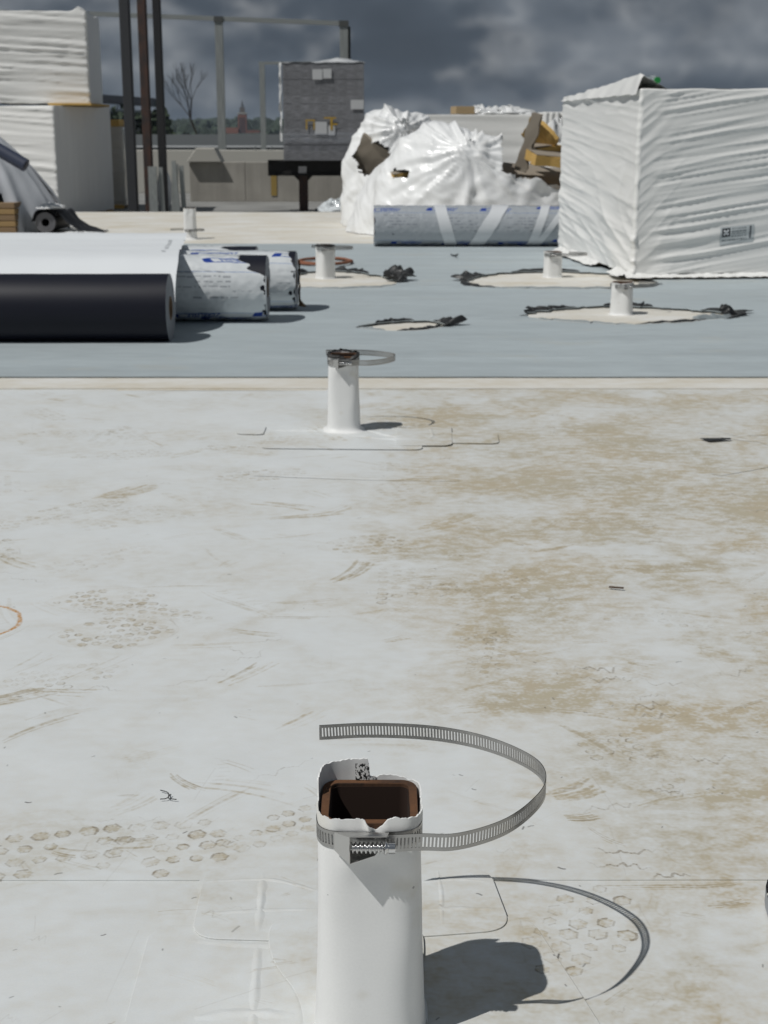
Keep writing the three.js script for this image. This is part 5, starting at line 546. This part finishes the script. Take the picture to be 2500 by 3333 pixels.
{ const t = thing('shoe_stand_in', 'made up dark mesh shape with grey rim, shoe stand-in, mostly past the edge of view', 'shoe stand-in', [0.5105, 0.002, 1.47], 0.0); part('stand_in_body', surf(40, 20, (u, v) => { const f = u * 6.2832, r = 1 - 0.25 * v * v; return new THREE.Vector3(Math.cos(f) * 0.054 * sup(f, 3) * r, 0.02 + 0.06 * v, Math.sin(f) * 0.10 * sup(f, 3) * r); }, true), M(0.022, 0.022, 0.025, 0.8), t); part('stand_in_top', box(0.07, 0.006, 0.13, 0, 0.079, 0, 0.002), M(0.022, 0.022, 0.025, 0.8), t); part('stand_in_base', surf(40, 4, (u, v) => { const f = u * 6.2832; return new THREE.Vector3(Math.cos(f) * 0.056 * sup(f, 3), 0.02 * v, Math.sin(f) * 0.103 * sup(f, 3)); }, true), M(0.3, 0.32, 0.34, 0.6), t); }  // made-up pouch shape standing in for what looks like a shoe edge

// ------------------------------------------------------------------ beyond the roof: ground, hills, trees, brick tower
scene.fog = new THREE.FogExp2(new THREE.Color().setRGB(0.30, 0.36, 0.44), 0.00012);
struct('ground', (() => { const g = surf(40, 40, (u, v) => P(mix(-4000, 4000, u), -14, mix(48, 5200, v * v))); return g; })(), M(0.05, 0.06, 0.045, 0.95));
const hillH = (x, d) => { const base = 13 * sst(700, 1150, d) * (1 + 0.2 * noise(x * 0.006, 2)) + 9 * sst(1100, 1900, d) * (0.8 + 0.5 * noise(x * 0.0022 + 4, 7)); return -14 + base + 2.5 * noise(x * 0.012, d * 0.01); };
struct('hills', surf(160, 60, (u, v) => { const d = mix(600, 2300, v), x = mix(-1100, 1100, u); return P(x, hillH(x, d), d); }), M(0.030, 0.042, 0.032, 0.95));
{ const g0 = new THREE.IcosahedronGeometry(1, 1), p = g0.attributes.position; for (let i = 0; i < p.count; i++) { const v = new THREE.Vector3().fromBufferAttribute(p, i), k = 1 + 0.3 * noise3(v.x * 2.2, v.y * 2.2, v.z * 2.2); p.setXYZ(i, v.x * k, v.y * k * 1.15, v.z * k); } g0.computeVertexNormals();
  const n = 5200, im = new THREE.InstancedMesh(g0, M(0.030, 0.045, 0.030, 0.95), n), r = rngOf(77), m = new THREE.Matrix4(), q = new THREE.Quaternion(), c = new THREE.Color(); for (let i = 0; i < n; i++) { let d = 720 + 1250 * r(); const x = (r() - 0.5) * d * 0.95, s = 2.6 + 3.4 * r(); if (d < 1205 && Math.abs(x / d * 1190 + 114.3) < 17) d = 1220 + 700 * r(); q.setFromAxisAngle(new THREE.Vector3(0, 1, 0), r() * 6); m.compose(P(x, hillH(x, d) + s * 0.6, d), q, new THREE.Vector3(s, s * (0.9 + 0.5 * r()), s)); im.setMatrixAt(i, m); const k = 0.6 + 0.8 * r(); im.setColorAt(i, c.setRGB(k, k, k * 0.95)); } im.name = numbered('distant_woodland'); im.userData = { label: 'dark wooded hills along the horizon', category: 'woodland', kind: 'stuff' }; im.castShadow = im.receiveShadow = true; scene.add(im); }
const leafMats = [M(0.020, 0.036, 0.016, 0.8), M(0.028, 0.045, 0.02, 0.8)], barkMat = M(0.045, 0.038, 0.032, 0.95);
function leafCrown(cx, cy, cz, rx, ry, n, s, seed) { const r = rngOf(seed), pos = [], v = new THREE.Vector3(), e = new THREE.Euler(), a = new THREE.Vector3(); const cl = Array.from({ length: 16 }, () => { const f = r() * 6.28, h = r() * 1.7 - 0.7, k = 0.45 + 0.4 * r(); return [Math.cos(f) * k, h * 0.75, Math.sin(f) * k, 0.28 + 0.22 * r()]; }); for (let i = 0; i < n; i++) { const c = cl[Math.floor(r() * cl.length)]; v.set(r() - 0.5, r() - 0.5, r() - 0.5).normalize().multiplyScalar(c[3] * (0.55 + 0.5 * r())); const x = cx + (c[0] + v.x) * rx, y = cy + (c[1] + v.y) * ry, z = cz + (c[2] + v.z) * rx; e.set(r() * 6, r() * 6, r() * 6); for (const [px, py] of [[-1, 0], [0, 1], [1, 0], [-1, 0], [1, 0], [0, -0.9]]) { a.set(px * s * (0.6 + 0.6 * r()), py * s, 0).applyEuler(e); pos.push(x + a.x, y + a.y, z + a.z); } } const g = new THREE.BufferGeometry(); g.setAttribute('position', new THREE.Float32BufferAttribute(pos, 3)); g.computeVertexNormals(); return g; }
[[-29.5, 152, 7.5, 15.5, 'dark leafy tree beyond the roof behind the dark grey column'], [-24.4, 150, 5.8, 16.0, 'dark leafy tree beyond the roof showing between the steel columns'], [-21.3, 155, 4.2, 14.0, 'lowest dark leafy tree beyond the roof beside the bare tree'], [-35, 158, 7, 17, 'dark leafy tree beyond the roof hidden behind the stacked bundles']].forEach(([x, d, w, h, l], i) => { const t = thing('leafy_tree', l, 'tree', [x, -14, d], 0, 'dark trees beyond the roof'); part('trunk', rod(new THREE.Vector3(0, 0, 0), new THREE.Vector3(0.2, h * 0.6, 0), 0.4, 0.2, 10), barkMat, t); part('crown', leafCrown(0, h * 0.66, 0, w * 0.62, h * 0.40, 3600, 0.34, 60 + i), leafMats[i % 2], t); });
{ const t = thing('bare_tree', 'leafless thin tree rising beyond the roof by the steel frame', 'tree', [-7.52, -3.5, 60]); const r = rngOf(19), segs = []; let trunk = []; const grow = (a, dir, L, rad, lv) => { const b = a.clone().addScaledVector(dir, L); (lv === 0 ? trunk : segs).push(rod(a, b, rad, rad * 0.72, lv < 2 ? 7 : 4)); if (lv >= 5 || rad < 0.003) return; const n = lv === 0 ? 2 : 2 + (r() < 0.5 ? 1 : 0); for (let k = 0; k < n; k++) { const nd = dir.clone().add(new THREE.Vector3((r() - 0.5) * 1.15, 0.12 + 0.25 * r(), (r() - 0.5) * 0.9)).normalize(); grow(b, nd, L * (lv === 0 ? 0.19 : 0.72 + 0.2 * r()), rad * 0.66, lv + 1); } };
  grow(new THREE.Vector3(0, 0, 0), new THREE.Vector3(-0.02, 1, 0).normalize(), 4.2, 0.045, 0); part('trunk', join(trunk), barkMat, t); part('branches', join(segs), barkMat, t); }
const brick = M(0.26, 0.105, 0.07, 0.9), brickD = M(0.20, 0.085, 0.06, 0.9), dkWin = M(0.03, 0.035, 0.045, 0.4);
{ const t = thing('brick_building', 'distant red brick building with tall tower and thin spire', 'building', [-114.3, -14, 1190]); part('wing', box(10, 18.5, 14, -8.0, 9.25, 0), brick, t); part('wing', box(11, 16.5, 14, 8.5, 8.25, 0), brickD, t); const tw = part('tower', box(6.6, 29, 7, 0, 14.5, 0), brick, t); part('tower_cap', box(7.2, 1, 7.6, 0, 29.55, 0), concL, tw); part('belfry', box(4, 4, 4, 0, 32.1, 0), M(0.12, 0.10, 0.09, 0.8), tw); part('spire', new THREE.ConeGeometry(1.4, 6, 8).translate(0, 37.1, 0), M(0.08, 0.085, 0.09, 0.6), tw); for (const x of [-1.7, 0, 1.7]) part('window', box(0.9, 20, 0.2, x, 16.5, 3.62), dkWin, t); for (const x of [-11, -8.4, -5.6, 6.2, 8.8, 11.4]) for (const y of [9.5, 13]) part('window', box(1.1, 1.7, 0.2, x, y, 7.12), dkWin, t); }
{ const t = thing('brick_building', 'distant low long red roofed building near the bare tree', 'building', [-118, -14, 960]); part('wall', box(26, 11.5, 12, 0, 5.75, 0), brickD, t); part('roof', new THREE.CylinderGeometry(0.3, 7, 2.6, 4).rotateY(Math.PI / 4).scale(2, 1, 1).translate(0, 12.8, 0), brick, t); for (let k = 0; k < 8; k++) part('window', box(1.4, 1.6, 0.2, -11 + k * 3.1, 9, 6.12), dkWin, t); }
{ const t = thing('dark_roofed_building', 'dark roofed building above the trees behind the steel columns', 'building', [-60, -14, 310], 0.1); part('wall', box(22, 19, 16, 0, 9.5, 0), M(0.05, 0.055, 0.065, 0.8), t); part('roof', beam(new THREE.Vector3(-12, 22.4, 0), new THREE.Vector3(12, 20.9, 0), 18, 1.5), M(0.022, 0.026, 0.035, 0.7), t); part('fascia', beam(new THREE.Vector3(-11.5, 20.0, 8.3), new THREE.Vector3(11.5, 18.9, 8.3), 0.2, 0.45), M(0.28, 0.3, 0.33, 0.6), t); }
renderer.render(scene, camera);
